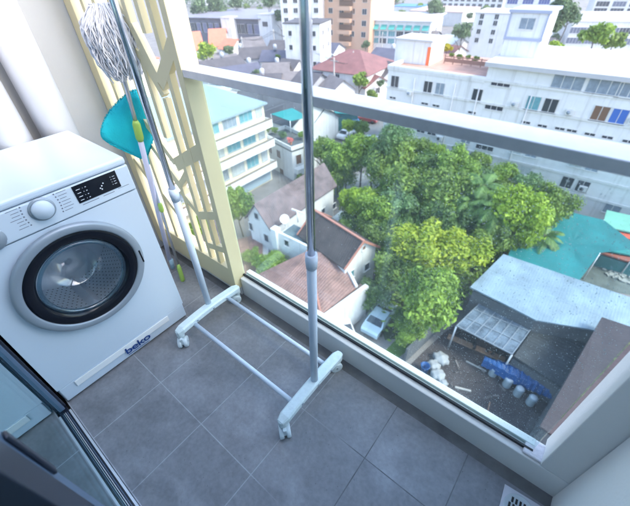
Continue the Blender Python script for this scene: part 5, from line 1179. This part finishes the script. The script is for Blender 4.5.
rd = random.Random(55)
for k_, (px, py) in enumerate(((203, 56), (214, 64), (226, 60), (236, 64), (247, 56), (256, 72), (268, 66), (278, 55), (286, 66), (295, 78), (330, 86), (343, 84), (372, 92), (380, 82), (330, 56), (416, 36), (432, 40), (444, 38), (455, 33), (486, 8), (470, 14), (420, 6), (402, 12), (384, 8), (260, 8), (246, 5), (228, 9), (310, 72), (606, 12), (584, 20), (628, 30), (548, 6), (555, 36))):
    tree(px, py+1.5, rd.uniform(2.5, 5.5), rd.choice(('far', 'far', 'mid', 'fresh')), 'small hazy tree among the far roofs', G+rd.uniform(3, 5.5), 1.0, small=True, group='small trees among the far roofs')
tl = MB().lathe([(0, 0), (.5, 0), (.55, 1.2), (.3, 1.45), (0, 1.5)], Matrix.Rotation(-pi/2, 4, 'Y'), 12).mesh('tank_shell'); tl.materials.append(mat('tank_grey', (.40, .43, .46), .5))
for k_, (px, py, z) in enumerate(((222, 56, -17.2), (249, 62, -17.4), (262, 73, -17.2), (277, 62, -17.5), (275, 48, -17.3), (240, 47, -17.4), (310, 24, -10), (393, 48, -16.5))):
    p = gz(px, py, z); o = bpy.data.objects.new('water_tank', tl); C.objects.link(o); o.location = p-Vector((0, 0, .5)); tag(o, 'small grey water tank on a far roof', 'water tank', 'water tanks on the far roofs')

fw_ = MB(); rd = random.Random(91)
for (x0_, x1_, yy, hh) in ((180, 300, 7, 13), (180, 300, -4, 16), (366, 400, 4, 13), (396, 520, -6, 15), (520, 640, -8, 15)):
    for i in range(1500):
        px = rd.uniform(x0_, x1_); p = gz(px, yy, G); lump = .55+.45*sin(px*.55+yy)*sin(px*.23); z = rd.random()**.6*hh*max(.35, lump)
        p = p+Vector((rd.gauss(0, 3), rd.gauss(0, 5), z)); t = Vector((rd.gauss(0, 1), rd.gauss(0, 1), rd.gauss(0, .7))).normalized()*rd.uniform(.7, 1.5); o_ = t.cross(Vector((rd.gauss(0, .6), rd.gauss(0, .6), 1))).normalized()*rd.uniform(.4, .8)
        fw_.quad(p-t, p+o_, p+t, p-o_)
me = bpy.data.meshes.new('far_woods'); me.from_pydata([tuple(v) for v in fw_.v], [], fw_.f); me.materials.append(LM['far']); o = bpy.data.objects.new('far_woods', me); C.objects.link(o); tag(o, 'hazy belt of far off trees along the top of the picture', 'woods', kind='stuff')

hz = MB().box(-1205, 1205, -8, 1605, G-1, 30).build('haze', mat('haze_unused', (1, 1, 1))); hz['kind'] = 'stuff'
hm = bpy.data.materials.new('haze_air'); hm.use_nodes = True; hm.node_tree.nodes.remove(hm.node_tree.nodes['Principled BSDF'])
pv = hm.node_tree.nodes.new('ShaderNodeVolumePrincipled'); pv.inputs['Color'].default_value = (1, 1, 1, 1); pv.inputs['Density'].default_value = .0006; pv.inputs['Anisotropy'].default_value = .2
hm.node_tree.links.new(pv.outputs[0], hm.node_tree.nodes['Material Output'].inputs['Volume']); hz.data.materials[0] = hm
sc.cycles.volume_bounces = 0

# ------------------------------------------------------------------ light
w = bpy.data.worlds.new('World'); sc.world = w; w.use_nodes = True; nt = w.node_tree
sky = nt.nodes.new('ShaderNodeTexSky'); sky.sky_type = 'NISHITA'; sky.sun_disc = False
SAZ = atan2(.80, .14); SEL = radians(50)
sky.sun_elevation = SEL; sky.sun_rotation = SAZ; sky.air_density = 1.0; sky.dust_density = 2.0; sky.ozone_density = 1.2
nt.links.new(sky.outputs[0], nt.nodes['Background'].inputs[0]); nt.nodes['Background'].inputs[1].default_value = .15
sl = bpy.data.lights.new('sun', 'SUN'); sl.energy = .8; sl.angle = radians(16); sl.color = (1, .95, .87)
so = bpy.data.objects.new('sun', sl); C.objects.link(so)
sd_ = Vector((sin(SAZ)*cos(SEL), cos(SAZ)*cos(SEL), sin(SEL)))
so.rotation_euler = sd_.to_track_quat('Z', 'Y').to_euler(); so.location = (30, -30, 60)
sc.view_settings.view_transform = 'Standard'; sc.view_settings.look = 'None'; sc.view_settings.gamma = 1; sc.view_settings.use_curve_mapping = False
sc.view_settings.exposure = 2.2
sc.render.engine = 'CYCLES'; sc.cycles.max_bounces = 10; sc.cycles.transparent_max_bounces = 16; sc.cycles.glossy_bounces = 5
sc.cycles.sample_clamp_indirect = 6; sc.cycles.use_denoising = True
